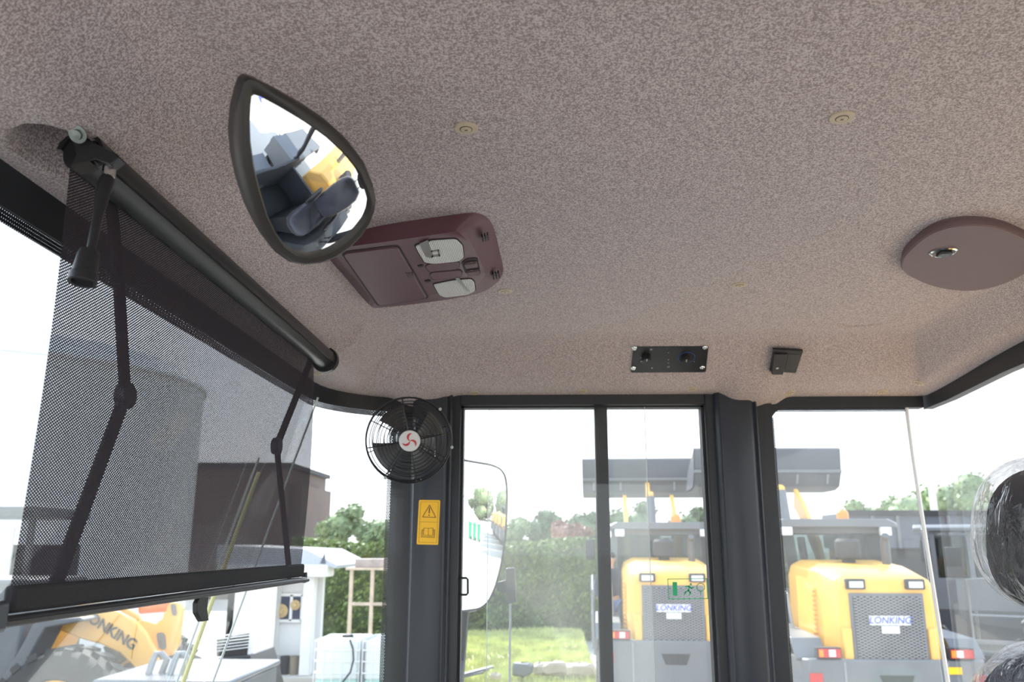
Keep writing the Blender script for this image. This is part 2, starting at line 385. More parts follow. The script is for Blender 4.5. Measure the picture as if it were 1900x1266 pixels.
# pillars -----------------------------------------------------------------
def pillar(name, u0, u1, vref, zt, seamside=1, Yf=1.85):
    x0, x1 = at(u0, vref, Y=Yf).x, at(u1, vref, Y=Yf).x; w = x1-x0
    prof = [(x0, YW+.05), (x0, Yf+.014), (x0+.009, Yf+.001), (x0+.013, Yf+.002), (x0+w*.25, Yf), (x0+w*.78, Yf), (x1-.014, Yf+.004), (x1-.009, Yf+.010), (x1-.004, Yf+.006), (x1, Yf+.012), (x1, YW+.05)]
    m = MB().loft([[V(x, y, CZ-1.65) for x, y in prof], [V(x, y, CZ+zt) for x, y in prof]])
    return struct(m.build(name, M['steel'], bevel=.0015)), x0, x1
pa, ax0, ax1 = pillar('trim_2', 757, 834, 1000, 0.40)
pb, bx0, bx1 = pillar('trim_3', 1341, 1424, 1000, 0.40)
# sliding side window in the right-hand door frame
w2 = sempty('window_2', (0.0, YW, CZ-0.9))
gx0, gx1 = xw(853, 1000), xw(1316, 1000); ztop = at(1080, 755, Y=YW).z-CZ; zframe = 0.345
fr = MB()
fr.bb(ax1-.004, gx0, YW-.028, YW+.03, CZ-.95, CZ+zframe-.004)
fr.bb(gx1, bx0+.004, YW-.028, YW+.03, CZ-.95, CZ+zframe-.004)
fr.bb(gx0-.002, gx1+.002, YW-.028, YW+.03, CZ+ztop, CZ+zframe)
fr.bb(gx0-.002, gx1+.002, YW-.028, YW+.03, CZ-.95, CZ-.90)
fr.build('frame', M['seal'], w2, bevel=.003)
fi = MB(); th = .006
fi.bb(gx0, gx0+th, YW-.012, YW+.02, CZ-.9, CZ+ztop); fi.bb(gx1-th, gx1, YW-.012, YW+.02, CZ-.9, CZ+ztop); fi.bb(gx0, gx1, YW-.012, YW+.02, CZ+ztop-.004, CZ+ztop)
fi.build('track', M['rubber'], w2)
mx0, mx1 = xw(1104.5, 850), xw(1128.5, 850)
MB().bb(mx0, mx1, YW-.006, YW+.024, CZ-.9, CZ+ztop).build('mullion', M['seal'], w2, bevel=.002)
e1, e2 = xw(904, 1000), xw(1203, 1000)
MB().bb(gx0+.003, e2, YW-.012, YW-.008, CZ-.9, CZ+ztop-.003).build('pane', M['glass'], w2)
MB().bb(e1, gx1-.003, YW+.026, YW+.030, CZ-.9, CZ+ztop-.003).build('pane', M['glass'], w2)
MB().bb(e2, e2+.0014, YW-.0125, YW-.0078, CZ-.9, CZ+ztop-.003).build('pane_edge', M['glass_edge'], w2)
MB().bb(e1-.0014, e1, YW+.0255, YW+.0305, CZ-.9, CZ+ztop-.003).build('pane_edge', M['glass_edge'], w2)
p = [at(u, v, Y=YW-.016) for u, v in ((851, 1073), (868, 1073), (868, 1104), (851, 1104))]
MB().tube([p[0], p[1]+V(-.003, 0, 0), p[1]+V(0, 0, -.003), p[2]+V(0, 0, .003), p[2]+V(-.003, 0, 0), p[3]], .0024, 8).build('latch_handle', M['plastic'], w2)
# rear quarter window
w3 = sempty('window_3', (0.7, YW, CZ-0.9))
qx0 = xw(1447, 1000); qx1 = 0.828; zq = 0.3065
MB().bb(bx1-.002, qx0+.001, YW-.01, YW+.03, CZ-.95, CZ+.345).build('frame', M['seal'], w3, bevel=.003)
hm = MB(); hm.prism([V(x, YW-.002, CZ+z) for x, z in ((bx1, .40), (bx1, zq+.001), (qx1+.035, zq+.001), (qx1+.035, .40))], V(0, .03, 0)); hm.build('header', M['seal'], w3)
# rounded inner corner of the enamel
r_ = .035; cpts = [V(qx0-.002, YW+.002, CZ+zq+.004)]+[V(qx0+r_-r_*math.cos(math.radians(a)), YW+.002, CZ+zq-r_+r_*math.sin(math.radians(a))) for a in range(90, -1, -10)]
MB().prism(cpts, V(0, .004, 0)).build('frame_corner', M['seal'], w3)
MB().bb(qx0, qx0+.0072, YW+.004, YW+.0055, CZ-.95, CZ+zq-.02).build('enamel_dots', M['frit_x'], w3)
MB().bb(qx0+.015, qx1, YW+.004, YW+.0055, CZ+zq-.0075, CZ+zq+.002).build('enamel_dots', M['frit_x'], w3)
MB().prism([V(qx0, YW+.008, CZ+zq+.01), V(qx1-.004, YW+.008, CZ+zq+.01), V(qx1+.03, YW+.008, CZ-.95), V(qx0, YW+.008, CZ-.95)], V(0, .004, 0)).build('pane', M['glass'], w3)
MB().tube([V(qx1-.002, YW+.006, CZ+.345), V(qx1+.001, YW+.006, CZ+.2), V(qx1+.022, YW+.006, CZ-.3), V(qx1+.03, YW+.006, CZ-.95)], .0046, 8).build('pane_edge', M['white_edge'], w3)
# rear window: header rail leaning with the lining, and its pane
w4 = sempty('window_4', (XR, 1.0, CZ-0.9))
lo = []
for k in range(16):
    y = YW+.012-(YW-.2)*k/15; z = 0.333+0.030*smooth(1)*smooth((YW+0.03-y)/0.5)
    lo.append([V(XR-.0, y, CZ+z-.028-.014*min(1, k/5)), V(XR+.02, y, CZ+z-.028-.014*min(1, k/5)), V(XR+.02, y, CZ+z+.05), V(XR-.0, y, CZ+z+.05)])
MB().loft(lo).build('header', M['seal'], w4)
MB().bb(XR+.004, XR+.008, .2, YW+.01, CZ-.95, CZ+.34).build('pane', M['reglass'], w4)
# lower cab shell, floor, and the left-hand pillars behind the photographer's side
M['cabgrey'] = mat('dark_cab_trim', (0.045, 0.048, 0.055), 0.6, 0, .1, 20)
struct(MB().bb(XF-.75, XR+.1, YN-.05, YW+.1, CZ-1.72, CZ-1.66).build('floor', M['rubber']))
struct(MB().bb(ax1, XR+.05, YW, YW+.06, CZ-1.66, CZ-.95).build('wall_right', M['cabgrey'], bevel=.01))
struct(MB().bb(XR, XR+.05, YN, YW, CZ-1.66, CZ-.955).build('wall_rear', M['cabgrey'], bevel=.01))
struct(MB().bb(XF-.5, XF-.44, YN, YW-.2, CZ-1.66, CZ-.97).build('wall_front', M['cabgrey'], bevel=.01))
struct(MB().tube([V(XF-.02, .16, CZ+.37), V(XF-.12, .16, CZ-.2), V(XF-.40, .16, CZ-.95), V(XF-.45, .16, CZ-1.66)], .035, 10).build('trim_4', M['steel']))
struct(MB().tube([V(XR-.02, .16, CZ+.40), V(XR-.0, .16, CZ-1.66)], .035, 10).build('trim_5', M['steel']))

struct(MB().bb(XF, XR, .13, .19, CZ+.26, CZ+.45).build('trim_7', M['seal'], bevel=.01))  # near-side header rail, added to hold back low light from outside
# ---------------------------------------------------------------- roller blind
XB_ = -0.405
bl = thing('roller_blind', 'black perforated roller blind pulled down in front of the windscreen', 'blind', (XB_, 1.05, CZ+.334))
MB().cyl((XB_, .655, CZ+.334), (XB_, 1.485, CZ+.334), .0165, 24).build('roller_tube', M['plastic'], bl)
cov = MB(); loops = []
for y in (.652, 1.49):
    loops.append([V(XB_+.0215*math.cos(math.radians(a)), y, CZ+.334+.0205*math.sin(math.radians(a))) for a in range(-20, 171, 19)]+[V(XB_+.0175*math.cos(math.radians(a)), y, CZ+.334+.0175*math.sin(math.radians(a))) for a in range(170, -21, -19)])
MB().loft(loops).build('cassette', M['plastic'], bl)
MB().lathe((XB_+.001, 1.484, CZ+.334), (0, 1, 0), [(.0, 0), (.024, 0), (.0245, .012), (.020, .022), (0, .024)], 24).build('end_cap', M['plastic'], bl)
MB().prism([at(u, v, Y=.640) for u, v in ((128, 242), (142, 256), (168, 262), (205, 280), (222, 292), (205, 306), (176, 296), (160, 303), (131, 310), (141, 285))], V(0, .012, 0)).build('end_bracket', M['plastic'], bl, bevel=.001)
MB().prism([at(u, v, Y=.636) for u, v in ((130, 306), (165, 297), (172, 304), (135, 314))], V(0, .012, 0)).build('bracket_lip', M['mplastic'], bl)
MB().prism([at(u, v, Y=.685) for u, v in ((150, 305), (176, 300), (182, 340), (172, 340))], V(0, .006, 0)).build('bracket_gusset', M['plastic'], bl)
M['zinc'] = mat('dull_zinc', (.22, .24, .22), .35, .8)
bo = at(145, 249, Y=.634)
MB().lathe(bo, V(.0, -1, -.8), [(0, 0), (.0078, 0), (.0078, .0012), (.0045, .0014), (.0042, .004), (0, .0045)], 20).build('bolt', M['zinc'], bl)
fb = MB(); ny_ = 14
def fab(u, v):
    y = .657+(1.452-.657)*u; z = .330-.364*v; return V(XB_-.010+.006*math.sin(u*7)*v*(1-v)*2+0.004*math.sin(v*math.pi), y-.0*v, CZ+z)
fb.grid(fab, 30, 20); fb.build('mesh_fabric', M['mesh'], bl, fix=False)
MB().bb(XB_-.014, XB_-.004, .655, 1.455, CZ-.052, CZ-.031).build('hem', M['black_fabric'], bl, bevel=.003)
rod = MB(); rod.bb(XB_-.016, XB_-.001, .640, 1.468, CZ-.061, CZ-.053); rod.build('bottom_rail', M['plastic'], bl, bevel=.003)
MB().cyl((XB_-.002, .642, CZ-.0585), (XB_-.002, 1.472, CZ-.0585), .0028, 10).build('rail_bead', M['chrome'] if False else M['mplastic'], bl)
MB().box((XB_-.009, .632, CZ-.053), (.020, .026, .024)).build('end_block', M['steel'], bl, bevel=.004)
MB().box((XB_-.008, 1.470, CZ-.054), (.008, .010, .018)).build('end_block', M['plastic'], bl, bevel=.002)
tabp = [(372, 1108), (388, 1106), (385, 1130), (388, 1152), (375, 1154), (366, 1138), (366, 1120)]
MB().prism([at(u, v, X=XB_-.002) for u, v in tabp], V(-.006, 0, 0)).build('pull_tab', M['rubber'], bl, bevel=.001)
def flat(mb, a, b, w, th=.004):
    a, b = Vector(a), Vector(b); d = (b-a).normalized(); s = V(1, 0, 0).cross(d).normalized()*w/2; e = V(th, 0, 0)
    mb.prism([a-s, a+s, b+s, b-s], e)
XA_ = XB_-.030
for pts, wd in ((((197, 325), (216, 505), (229, 735), (95, 1095)), .019), (((575, 668), (511, 828), (536, 1075)), .019)):
    q = [at(u, v, X=XA_) for u, v in pts]
    up = MB(); 
    for a, b in zip(q[:-2], q[1:-1]): flat(up, a, b, wd)
    up.build('upper_arm', M['black_fabric'], bl, bevel=.001)
    lw_ = MB(); flat(lw_, q[-2], q[-1], wd); lw_.build('lower_arm', M['black_fabric'], bl, bevel=.001)
    MB().cyl(q[-2]+V(-.004, 0, 0), q[-2]+V(.008, 0, 0), wd*.72, 16).build('knuckle', M['plastic'], bl, bevel=.001)

# ---------------------------------------------------------------- gooseneck lamp beside the blind
gl0 = at(207, 300, X=-.375)
gn = thing('gooseneck_lamp', 'slim black gooseneck lamp with a chrome collar at the near end of the blind', 'lamp', gl0)
c0, c1 = at(205, 303, X=-.375), at(200, 331, X=-.375)
MB().cyl(at(208, 290, X=-.375), c0, .0062, 16).build('base', M['plastic'], gn)
MB().cyl(c0, c1, .0056, 20).build('collar', M['chrome'], gn, bevel=.0008)
r1, r2 = at(182, 400, X=-.375), at(168, 468, X=-.375)
MB().tube([c1, at(194, 345, X=-.375), r1, r2], [.0058, .0066, .0042, .0036], 14).build('stem', M['plastic'], gn)
h0, h1 = at(166, 466, X=-.375), at(152, 524, X=-.375); ax = (h1-h0)
MB().lathe(h0, ax, [(0, 0), (.0075, 0), (.0085, .004), (.0098, ax.length*.72), (.0112, ax.length*.75), (.0112, ax.length), (.0085, ax.length), (.0085, ax.length-.003), (0, ax.length-.003)], 24).build('lamp_head', M['plastic'], gn)

# ---------------------------------------------------------------- convex mirror
MC = at(566, 322, Y=.60); MN = V(.56, -.46, -.69).normalized()
def on_plane(u, v, p0, n, off=0.0):
    d = ray(u, v); t = (Vector(p0)+n*off-CAM).dot(n)/d.dot(n); return CAM+d*t
outer = [(452, 152), (461, 146), (474, 149), (520, 172), (566, 198), (606, 224), (640, 255), (668, 292), (686, 334), (694, 366), (692, 388), (684, 412), (668, 436), (648, 458), (620, 477), (592, 487), (562, 489), (532, 482), (505, 462), (482, 432), (462, 392), (446, 344), (436, 296), (432, 250), (436, 208), (444, 172)]
inner = [(470, 182), (474, 179), (484, 181), (516, 196), (556, 218), (594, 244), (626, 274), (652, 306), (670, 342), (680, 368), (679, 386), (673, 404), (658, 424), (640, 442), (614, 460), (592, 468), (566, 470), (545, 464), (522, 446), (503, 420), (486, 386), (472, 340), (463, 296), (460, 256), (462, 222), (466, 198)]
OP = [on_plane(u, v, MC, MN) for u, v in outer]; IP = [on_plane(u, v, MC, MN) for u, v in inner]
mi = thing('interior_mirror', 'black-rimmed teardrop convex mirror hanging below the headliner', 'mirror', MC)
cen = sum(IP, Vector())/len(IP)
def mixl(A, B, t, off): return [a*(1-t)+b*t+MN*off for a, b in zip(A, B)]
OS = [cen+(p-cen)*.93 for p in OP]
RCV = .145; dmx = max((p-cen).length for p in IP)
def sag(p, s=1.0): return .0005+.92*(dmx**2-(s*(p-cen).length)**2)/(2*RCV)-.004
MB().loft([[p+MN*sag(p) for p in IP], [a*.15+b*.85+MN*(sag(b)+.003) for a, b in zip(OP, IP)], [a*.65+b*.35+MN*(sag(b)*.75+.004) for a, b in zip(OP, IP)], [a*.95+b*.05+MN*(sag(b)*.5+.002) for a, b in zip(OP, IP)], mixl(OP, OP, 0, -.002), mixl(OP, OS, .2, -.014), [cen+(p-cen)*.75-MN*.026 for p in OP], [cen+(p-cen)*.4-MN*.032 for p in OP]], cap0=False).build('rim', M['mplastic'], mi, ang=50)
gm = MB(); loops = []
for k in range(0, 25):
    s = 1-k/24*.998; loops.append([cen+(p-cen)*s+MN*sag(p, s) for p in IP])
# finer outline for a smooth reflection
def dens(L, k=4):
    n = len(L); out = []
    for i in range(n):
        p0, p1, p2, p3 = L[i-1], L[i], L[(i+1) % n], L[(i+2) % n]
        for j in range(k):
            t = j/k; out.append(0.5*((2*p1)+(p2-p0)*t+(2*p0-5*p1+4*p2-p3)*t*t+(-p0+3*p1-3*p2+p3)*t*t*t))
    return out
m_mir, _, N_, L_, b_ = newmat('silvered_mirror'); b_.inputs['Base Color'].default_value = (.93, .93, .92, 1); b_.inputs['Metallic'].default_value = 1; b_.inputs['Roughness'].default_value = 0.0
M['mirror'] = m_mir
gm.loft([dens(l) for l in loops], cap0=False).build('mirror_glass', m_mir, mi, ang=180)
pb0 = cen-MN*.03; tgt = on_ceil(575, 350)
MB().tube([pb0, pb0+V(-.01, .015, .02), tgt], .006, 10).build('stay', M['plastic'], mi)
MB().lathe(tgt+V(0, 0, .001), V(0, 0, -1), [(0, 0), (.02, 0), (.018, .006), (0, .008)], 24).build('mount', M['plastic'], mi)

# ---------------------------------------------------------------- overhead console
ZC = .42
def cz(u, v, off): return at(u, v, Z=ZC-off)
base = [(604, 468), (628, 440), (665, 424), (705, 414), (745, 407), (806, 398), (868, 390), (888, 391), (903, 398), (913, 410), (920, 430), (927, 460), (934, 493), (930, 508), (918, 522), (895, 536), (850, 547), (775, 558), (700, 566), (685, 562), (672, 550), (640, 514)]
face = [(618, 474), (640, 460), (668, 455), (706, 450), (742, 445), (790, 438), (838, 431), (852, 432), (864, 440), (872, 452), (880, 466), (890, 484), (898, 502), (898, 512), (892, 520), (880, 530), (846, 540), (774, 551), (706, 561), (696, 558), (686, 549), (654, 512)]
B0 = [cz(u, v, -.004) for u, v in base]; F0 = [cz(u, v, .024) for u, v in face]
co = thing('overhead_console', 'maroon overhead console with two lamps and a storage lid behind the mirror', 'console', sum(B0, Vector())/len(B0))
B1 = [p+V(0, 0, -.006) for p in B0]
MB().loft([dens(B0), dens([a*.985+b*.015 for a, b in zip(B1, F0)]), dens([a*.35+b*.65+V(0, 0, .002) for a, b in zip(B1, F0)]), dens([a*.06+b*.94+V(0, 0, .0003) for a, b in zip(B1, F0)]), dens(F0)]).build('housing', M['maroon'], co, ang=60)
def cplate(name, px, off0, off1, m, bev=.001, parent=co, rnd=0):
    P = [cz(u, v, off0) for u, v in px]
    if rnd: P = roundpoly(P, rnd)
    return MB().prism(P, V(0, 0, -(off1-off0))).build(name, m, parent, bevel=bev)
lid = [(634, 464), (738, 451), (793, 548), (703, 562)]
cplate('lid_gap', [(631, 462), (740, 448.5), (797, 549), (701, 564)], .020, .0246, M['groove'], 0, rnd=.012)
ld = cplate('storage_lid', lid, .020, .0262, M['maroon'], .002, rnd=.012)
for k in range(5):
    a = 752+k*3.3
    MB().prism([cz(u, v, .0258) for u, v in ((a, 505.5), (a+1.5, 505.2), (a+6.5, 514.6), (a+5, 515))], V(0, 0, -.0014)).build('grip_rib', M['maroon_fade'], ld)
M['lens'] = mat('ribbed_lamp_lens', (0.62, 0.60, 0.56), 0.22, 0, .05, 40)
_N = M['lens'].node_tree.nodes; _L = M['lens'].node_tree.links; _b = _N['Principled BSDF']
_t = _N.new('ShaderNodeTexCoord'); _w = _N.new('ShaderNodeTexWave'); _w.inputs['Scale'].default_value = 130; _w.bands_direction = 'X'; _L.new(_t.outputs['Object'], _w.inputs[0])
_bp = _N.new('ShaderNodeBump'); _bp.inputs['Strength'].default_value = .6; _bp.inputs['Distance'].default_value = .001; _L.new(_w.outputs[0], _bp.inputs['Height']); _L.new(_bp.outputs[0], _b.inputs['Normal'])
M['lens_dark'] = mat('dark_ribbed_lens', (0.26, 0.25, 0.24), 0.3, 0, .1, 300)  # darker grey of the lens panels and bulb window outline
for nm, px in (('near', [(770, 450), (800, 440), (846, 437), (858, 449), (861, 471), (852, 478), (806, 483), (787, 480)]), ('far', [(804, 522), (840, 515), (874, 512), (880, 518), (882, 534), (868, 541), (826, 546), (815, 542)])):
    cx_ = sum(p[0] for p in px)/len(px); cy_ = sum(p[1] for p in px)/len(px)
    big = [(cx_+(u-cx_)*1.045, cy_+(v-cy_)*1.07) for u, v in px]
    rim = cplate('lens_rim', big, .020, .0249, M['groove'], .0005, rnd=.006)
    ln = cplate('lamp_lens', px, .020, .0262, M['lens'], .001, rnd=.006); ln['label'] = 'clear ribbed lamp lens'
    if nm == 'near':
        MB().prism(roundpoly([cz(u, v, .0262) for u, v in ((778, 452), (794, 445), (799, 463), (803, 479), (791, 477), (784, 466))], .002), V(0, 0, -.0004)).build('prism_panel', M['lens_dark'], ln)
        mbq = MB()
        for q in (((799, 465), (814, 463), (815, 465.5), (800, 467.5)), ((812, 463), (815, 463), (817, 475), (814, 476)), ((800, 474), (816, 472), (817, 475), (801, 477)), ((799, 465), (802, 465), (804, 477), (801, 477))):
            mbq.prism([cz(u, v, .0262) for u, v in q], V(0, 0, -.0005))
        mbq.build('bulb_window', M['lens_dark'], ln)
    else:
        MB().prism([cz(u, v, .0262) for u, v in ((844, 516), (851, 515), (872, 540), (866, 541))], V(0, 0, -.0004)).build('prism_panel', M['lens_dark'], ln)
for px in ([(789, 492), (794, 487), (848, 482), (853, 486), (851, 494), (846, 496), (797, 501)], [(797, 507), (802, 502), (853, 498), (858, 502), (856, 509), (850, 512), (804, 516)]):
    cx_ = sum(p[0] for p in px)/len(px); cy_ = sum(p[1] for p in px)/len(px)
    cplate('button_gap', [(cx_+(u-cx_)*1.03, cy_+(v-cy_)*1.16) for u, v in px], .022, .0247, M['groove'], 0, rnd=.004)
    cplate('blank_button', px, .022, .0256, M['maroon'], .001, rnd=.004)
cplate('switch_well', [(856, 484), (866, 477), (886, 475), (892, 505), (874, 509), (863, 503)], .022, .0248, M['groove'], 0, rnd=.005)
for k, px in enumerate(([(861, 484), (884, 481), (887, 489), (864, 492)], [(865, 499), (888, 496), (891, 504), (868, 507)])):
    s_ = cplate('rocker_switch', px, .022, .0285, M['maroon_fade'], .001, rnd=.003)
    MB().prism([cz(u, v, .0287) for u, v in ((872, 486+15*k), (878, 485.5+15*k), (878, 487+15*k), (872, 487.5+15*k))], V(0, 0, -.0002)).build('switch_mark', M['beige_line'], s_)
for cxx, cyy in ((780, 490), (793, 518)):
    cplate('thumb_notch', [(cxx-6, cyy), (cxx+5, cyy-2), (cxx+7, cyy), (cxx+5, cyy+2), (cxx-3, cyy+3)], .022, .0252, M['groove'], .0005, rnd=.002)
for (sx, sy) in ((893, 434), (913, 505)):
    for k in range(3):
        p = [cz(sx+k*5+dx, sy-k*1.4+dy, .0145) for dx, dy in ((0, 0), (2.2, -.6), (4.4, 9), (2.4, 9.6))]
        MB().prism(p, V(0, 0, -.0045)).build('vent_slot', M['groove'], co)

# ---------------------------------------------------------------- headliner screws
scr = [(865, 237, 'right of the mirror, nearest of all in the headliner'), (1562, 217, 'near the top right of the photo, in the headliner'), (937, 540, 'just beyond the corner of the maroon console'), (1372, 528, 'left of the oval cover, above the control panel'), (880, 729, 'above the left end of the sliding window'), (1080, 726, 'above the middle of the sliding window'), (1284, 722, 'above the right end of the sliding window'), (1466, 729, 'just right of the rear pillar'), (1637, 727, 'above the rear quarter window'), (1704, 711, 'beside the rear window corner'), (590, 693, 'by the far end of the roller blind')]
for u, v, wh in scr:
    p = on_ceil(u, v); q = p-CAM; n = ceil_n(q.x, q.y)
    t_ = thing('headliner_screw', 'round beige screw washer '+wh, 'screw', p, 'beige screws holding up the headliner')
    MB().lathe(p-n*.0008, n, [(0, 0), (.0125, 0), (.0125, .0018), (.0115, .0026), (0, .0027)], 32).build('washer', M['beige'], t_)
    MB().lathe(p+n*.0019, n, [(0, 0), (.0066, 0), (.0066, .0003), (0, .0003)], 28).build('recess', M['beige_line'], t_)
    h = MB().lathe(p+n*.0019, n, [(0, 0), (.0058, 0), (.0058, .0006), (.0045, .0010), (0, .0012)], 28).build('screw_head', M['beige'], t_)
    a = n.orthogonal().normalized(); b = n.cross(a); cr = MB()
    for e, f_ in ((a, b), (b, a)): cr.prism([p+n*.0029+e*.0021+f_*.0004, p+n*.0029-e*.0021+f_*.0004, p+n*.0029-e*.0021-f_*.0004, p+n*.0029+e*.0021-f_*.0004], n*.0003)
    cr.build('cross_slot', M['brown_print'], h)

# ---------------------------------------------------------------- oval cover with latch
ovp = [(1671, 486), (1676, 468), (1692, 450), (1716, 430), (1745, 416), (1778, 409), (1812, 408), (1846, 412), (1878, 422), (1910, 438), (1934, 456), (1940, 474), (1926, 488), (1900, 500), (1868, 516), (1834, 527), (1796, 532), (1758, 529), (1724, 521), (1694, 508), (1678, 498)]
P = [at(u, v, Z=.414) for u, v in ovp]; oc = sum(P, Vector())/len(P)
ov = thing('access_cover', 'flat dusky maroon oval cover on the right of the headliner with a black latch', 'cover', oc)
MB().loft([dens([oc+(p-oc)*.985+V(0, 0, .012) for p in P]), dens([oc+(p-oc)*.985 for p in P]), dens(P), dens([p+V(0, 0, -.006) for p in P]), dens([oc+(p-oc)*.985+V(0, 0, -.008) for p in P])]).build('panel', M['maroon_fade'], ov)
kp = at(1750, 467, Z=.406); dn = V(0, 0, -1)
lt = MB().lathe(kp, dn, [(0, 0), (.0185, 0), (.0185, .0015), (.0165, .003), (.0158, .001), (0, .001)], 32).build('latch_ring', M['chrome'], ov)
MB().lathe(kp, dn, [(0, 0), (.0155, 0), (.0155, .0012), (0, .0014)], 28).build('latch_well', M['seal'], lt)
MB().box(kp+V(.001, 0, -.003), (.016, .018, .006)).build('latch_knob', M['plastic'], lt, bevel=.002)

# ---------------------------------------------------------------- air-conditioning control panel
pc = on_ceil(1241, 665); q = pc-CAM; n = ceil_n(q.x, q.y, .02)
def pl(u, v, off): return on_plane(u, v, pc, n, off)
ac = thing('control_panel', 'black rectangular climate control panel with four bright corner screws on the sloping headliner', 'control panel', pc)
MB().prism(roundpoly([pl(u, v, -.004) for u, v in ((1175, 640), (1314, 639), (1309, 687), (1170, 688))], .005), n*.0065).build('face_plate', M['plastic'], ac, bevel=.0008)
for u, v in ((1177, 646), (1308, 645), (1303, 682), (1175, 683)):
    c = pl(u, v, .0025)
    b0 = MB().lathe(c, n, [(0, 0), (.0056, 0), (.0056, .0012), (.0042, .003), (.0022, .0032), (.0020, .0012), (0, .0012)], 24).build('bolt', M['chrome'], ac)
def knob(u, v, r, mm=M['plastic']):
    c = pl(u, v, .0025)
    k_ = MB().lathe(c, n, [(0, 0), (r, 0), (r*.92, .010), (r*.8, .012), (0, .012)], 28).build('knob', mm, ac, ang=50)
    a = (pl(u+10, v, .0025)-c).normalized(); b = n.cross(a)
    MB().prism([c+n*.012+a*x+b*y for x, y in ((-.0006, .001), (.0006, .001), (.0006, r*.75), (-.0006, r*.75))], n*.0005).build('pointer', M['white'], k_)
knob(1199, 663, .010); knob(1272, 664, .011)
for k in range(14):
    a0 = math.radians(-40+k*20); 
ring = MB(); c = pl(1274, 664, .0028); ea = (pl(1284, 664, .0028)-c).normalized(); eb = n.cross(ea)
pts = [c+ea*.0172*math.cos(math.radians(a))+eb*.0172*math.sin(math.radians(a)) for a in range(-50, 231, 10)]
ring.tube(pts, .0006, 6).build('temperature_arc', M['blue_print'], ac)
text('*', .012, pl(1208, 650, .0027), ea, eb, M['white'], ac, 'fan_symbol', .0003)
for u, v, t in ((1189, 664, '1'), (1190, 671, '0'), (1210, 683, 'A'), (1240, 655, '•'), (1240, 668, '≡'), (1240, 674, '='), (1240, 681, '□'), (1288, 671, '•')):
    text(t, .006, pl(u, v, .0027), ea, eb, M['white'], ac, 'marking', .0003)

# ---------------------------------------------------------------- hinged socket box
pc = on_ceil(1456, 668); q = pc-CAM; n = ceil_n(q.x, q.y, .02)
sk = thing('socket_box', 'small black hinged socket box on the headliner, right of the control panel', 'socket', pc)
MB().prism(roundpoly([pl(u, v, -.003) for u, v in ((1434, 647), (1487, 650), (1475, 687), (1426, 684))], .003), n*.009).build('body', M['plastic'], sk, bevel=.001)
MB().prism(roundpoly([pl(u, v, .006) for u, v in ((1435, 652), (1460, 652), (1451, 690), (1430, 690))], .002), n*.009).build('flap', M['plastic'], sk, bevel=.001)
MB().prism(roundpoly([pl(u, v, .006) for u, v in ((1433, 645), (1489, 648), (1487, 654), (1434, 651))], .001), n*.006).build('hinge', M['plastic'], sk, bevel=.001)
MB().lathe(pl(1442, 683, .0149), n, [(.0022, 0), (.003, 0), (.003, .0012), (.0022, .0012)], 20).build('keyhole', M['chrome'], sk)
MB().prism([pl(u, v, .0055) for u, v in ((1462, 656), (1484, 658), (1473, 685), (1456, 684))], n*.0015).build('blank_plate', M['mplastic'], sk, bevel=.0005)

# ---------------------------------------------------------------- cab fan
M['blade'] = mat('grey_black_blade', (.07, .067, .067), .5)
FC = at(759, 817, Y=1.62); FN = (CAM-FC).normalized(); FN = (FN+V(.06, 0, -.06)).normalized()
RF = .0835; fa = FN.orthogonal(); FU = (V(0, 0, 1)-FN*FN.z).normalized(); FR = FU.cross(FN).normalized()
def fp(r, a, off): return FC+FR*r*math.cos(a)+FU*r*math.sin(a)+FN*off
fan = thing('cab_fan', 'small black caged fan with a white and red hub badge, by the pillar', 'fan', FC)
cg = MB()
def dome(r): return .022*math.sqrt(max(0, 1-(r/RF)**2.5))
for k in range(10):
    r = .023+(RF-.023)*k/9; cg.torus(FC+FN*dome(r), FN, r, .0009 if k < 9 else .0019, 56, 6)
cg.build('front_cage', M['plastic'], fan)
rg = MB()
for k in range(5): 
    r = .035+(RF-.035)*k/4; rg.torus(FC-FN*(.030+dome(r)*.7), FN, r, .0009 if k < 4 else .0019, 48, 6)
for k in range(8):
    a = math.radians(20+45*k); rg.tube([fp(.02+(RF-.02)*j/5, a, -.030-dome(.02+(RF-.02)*j/5)*.7) for j in range(6)]+[fp(RF, a, 0)], .0012, 6)
rg.build('rear_cage', M['plastic'], fan)
for deg in (102, 12, 192, 282, 238, 328):
    a = math.radians(deg); MB().tube([fp(.018+(RF-.018)*j/6, a, dome(.018+(RF-.018)*j/6)) for j in range(7)], .0014, 6).build('spoke', M['plastic'], fan)
MB().lathe(FC+FN*.018, FN, [(0, 0), (.0205, 0), (.0205, .006), (.0195, .0075), (0, .0078)], 36).build('badge', M['white'], fan)
bd = MB()
for k in range(3):
    a0 = math.radians(80+120*k); R_ = .0085; pts = []
    for t in range(0, 11):
        th = a0+math.pi*t/10-.5; pts.append(fp(0, 0, 0)+0*FR)
    cx = .0075*math.cos(a0); cy = .0075*math.sin(a0); o = []; i_ = []
    for t in range(0, 13):
        th = a0+math.pi-math.pi*1.05*t/12
        o.append((cx+.0075*math.cos(th), cy+.0075*math.sin(th)))
        w = .0058*math.sin(math.pi*min(1, t/12*.98+.02))**.7; i_.append((cx+(.0075-w*.75)*math.cos(th), cy+(.0075-w*.75)*math.sin(th)))
    bd.prism([FC+FN*.0259+FR*x+FU*y for x, y in o+i_[::-1]], FN*.0004)
bd.build('swirl_emblem', M['red'], fan)
for k in range(4):
    a0 = math.radians(33+90*k)
    def bf(u, v):
        r = .014+(RF*.84-.014)*v; sp = .47-.08*v; a = a0+(u-.5)*2*sp*(.55+.6*v)
        return fp(r, a, -.014+.016*(u-.5)*2)
    MB().grid(bf, 7, 7).build('blade', M['blade'], fan, solid=.0015)
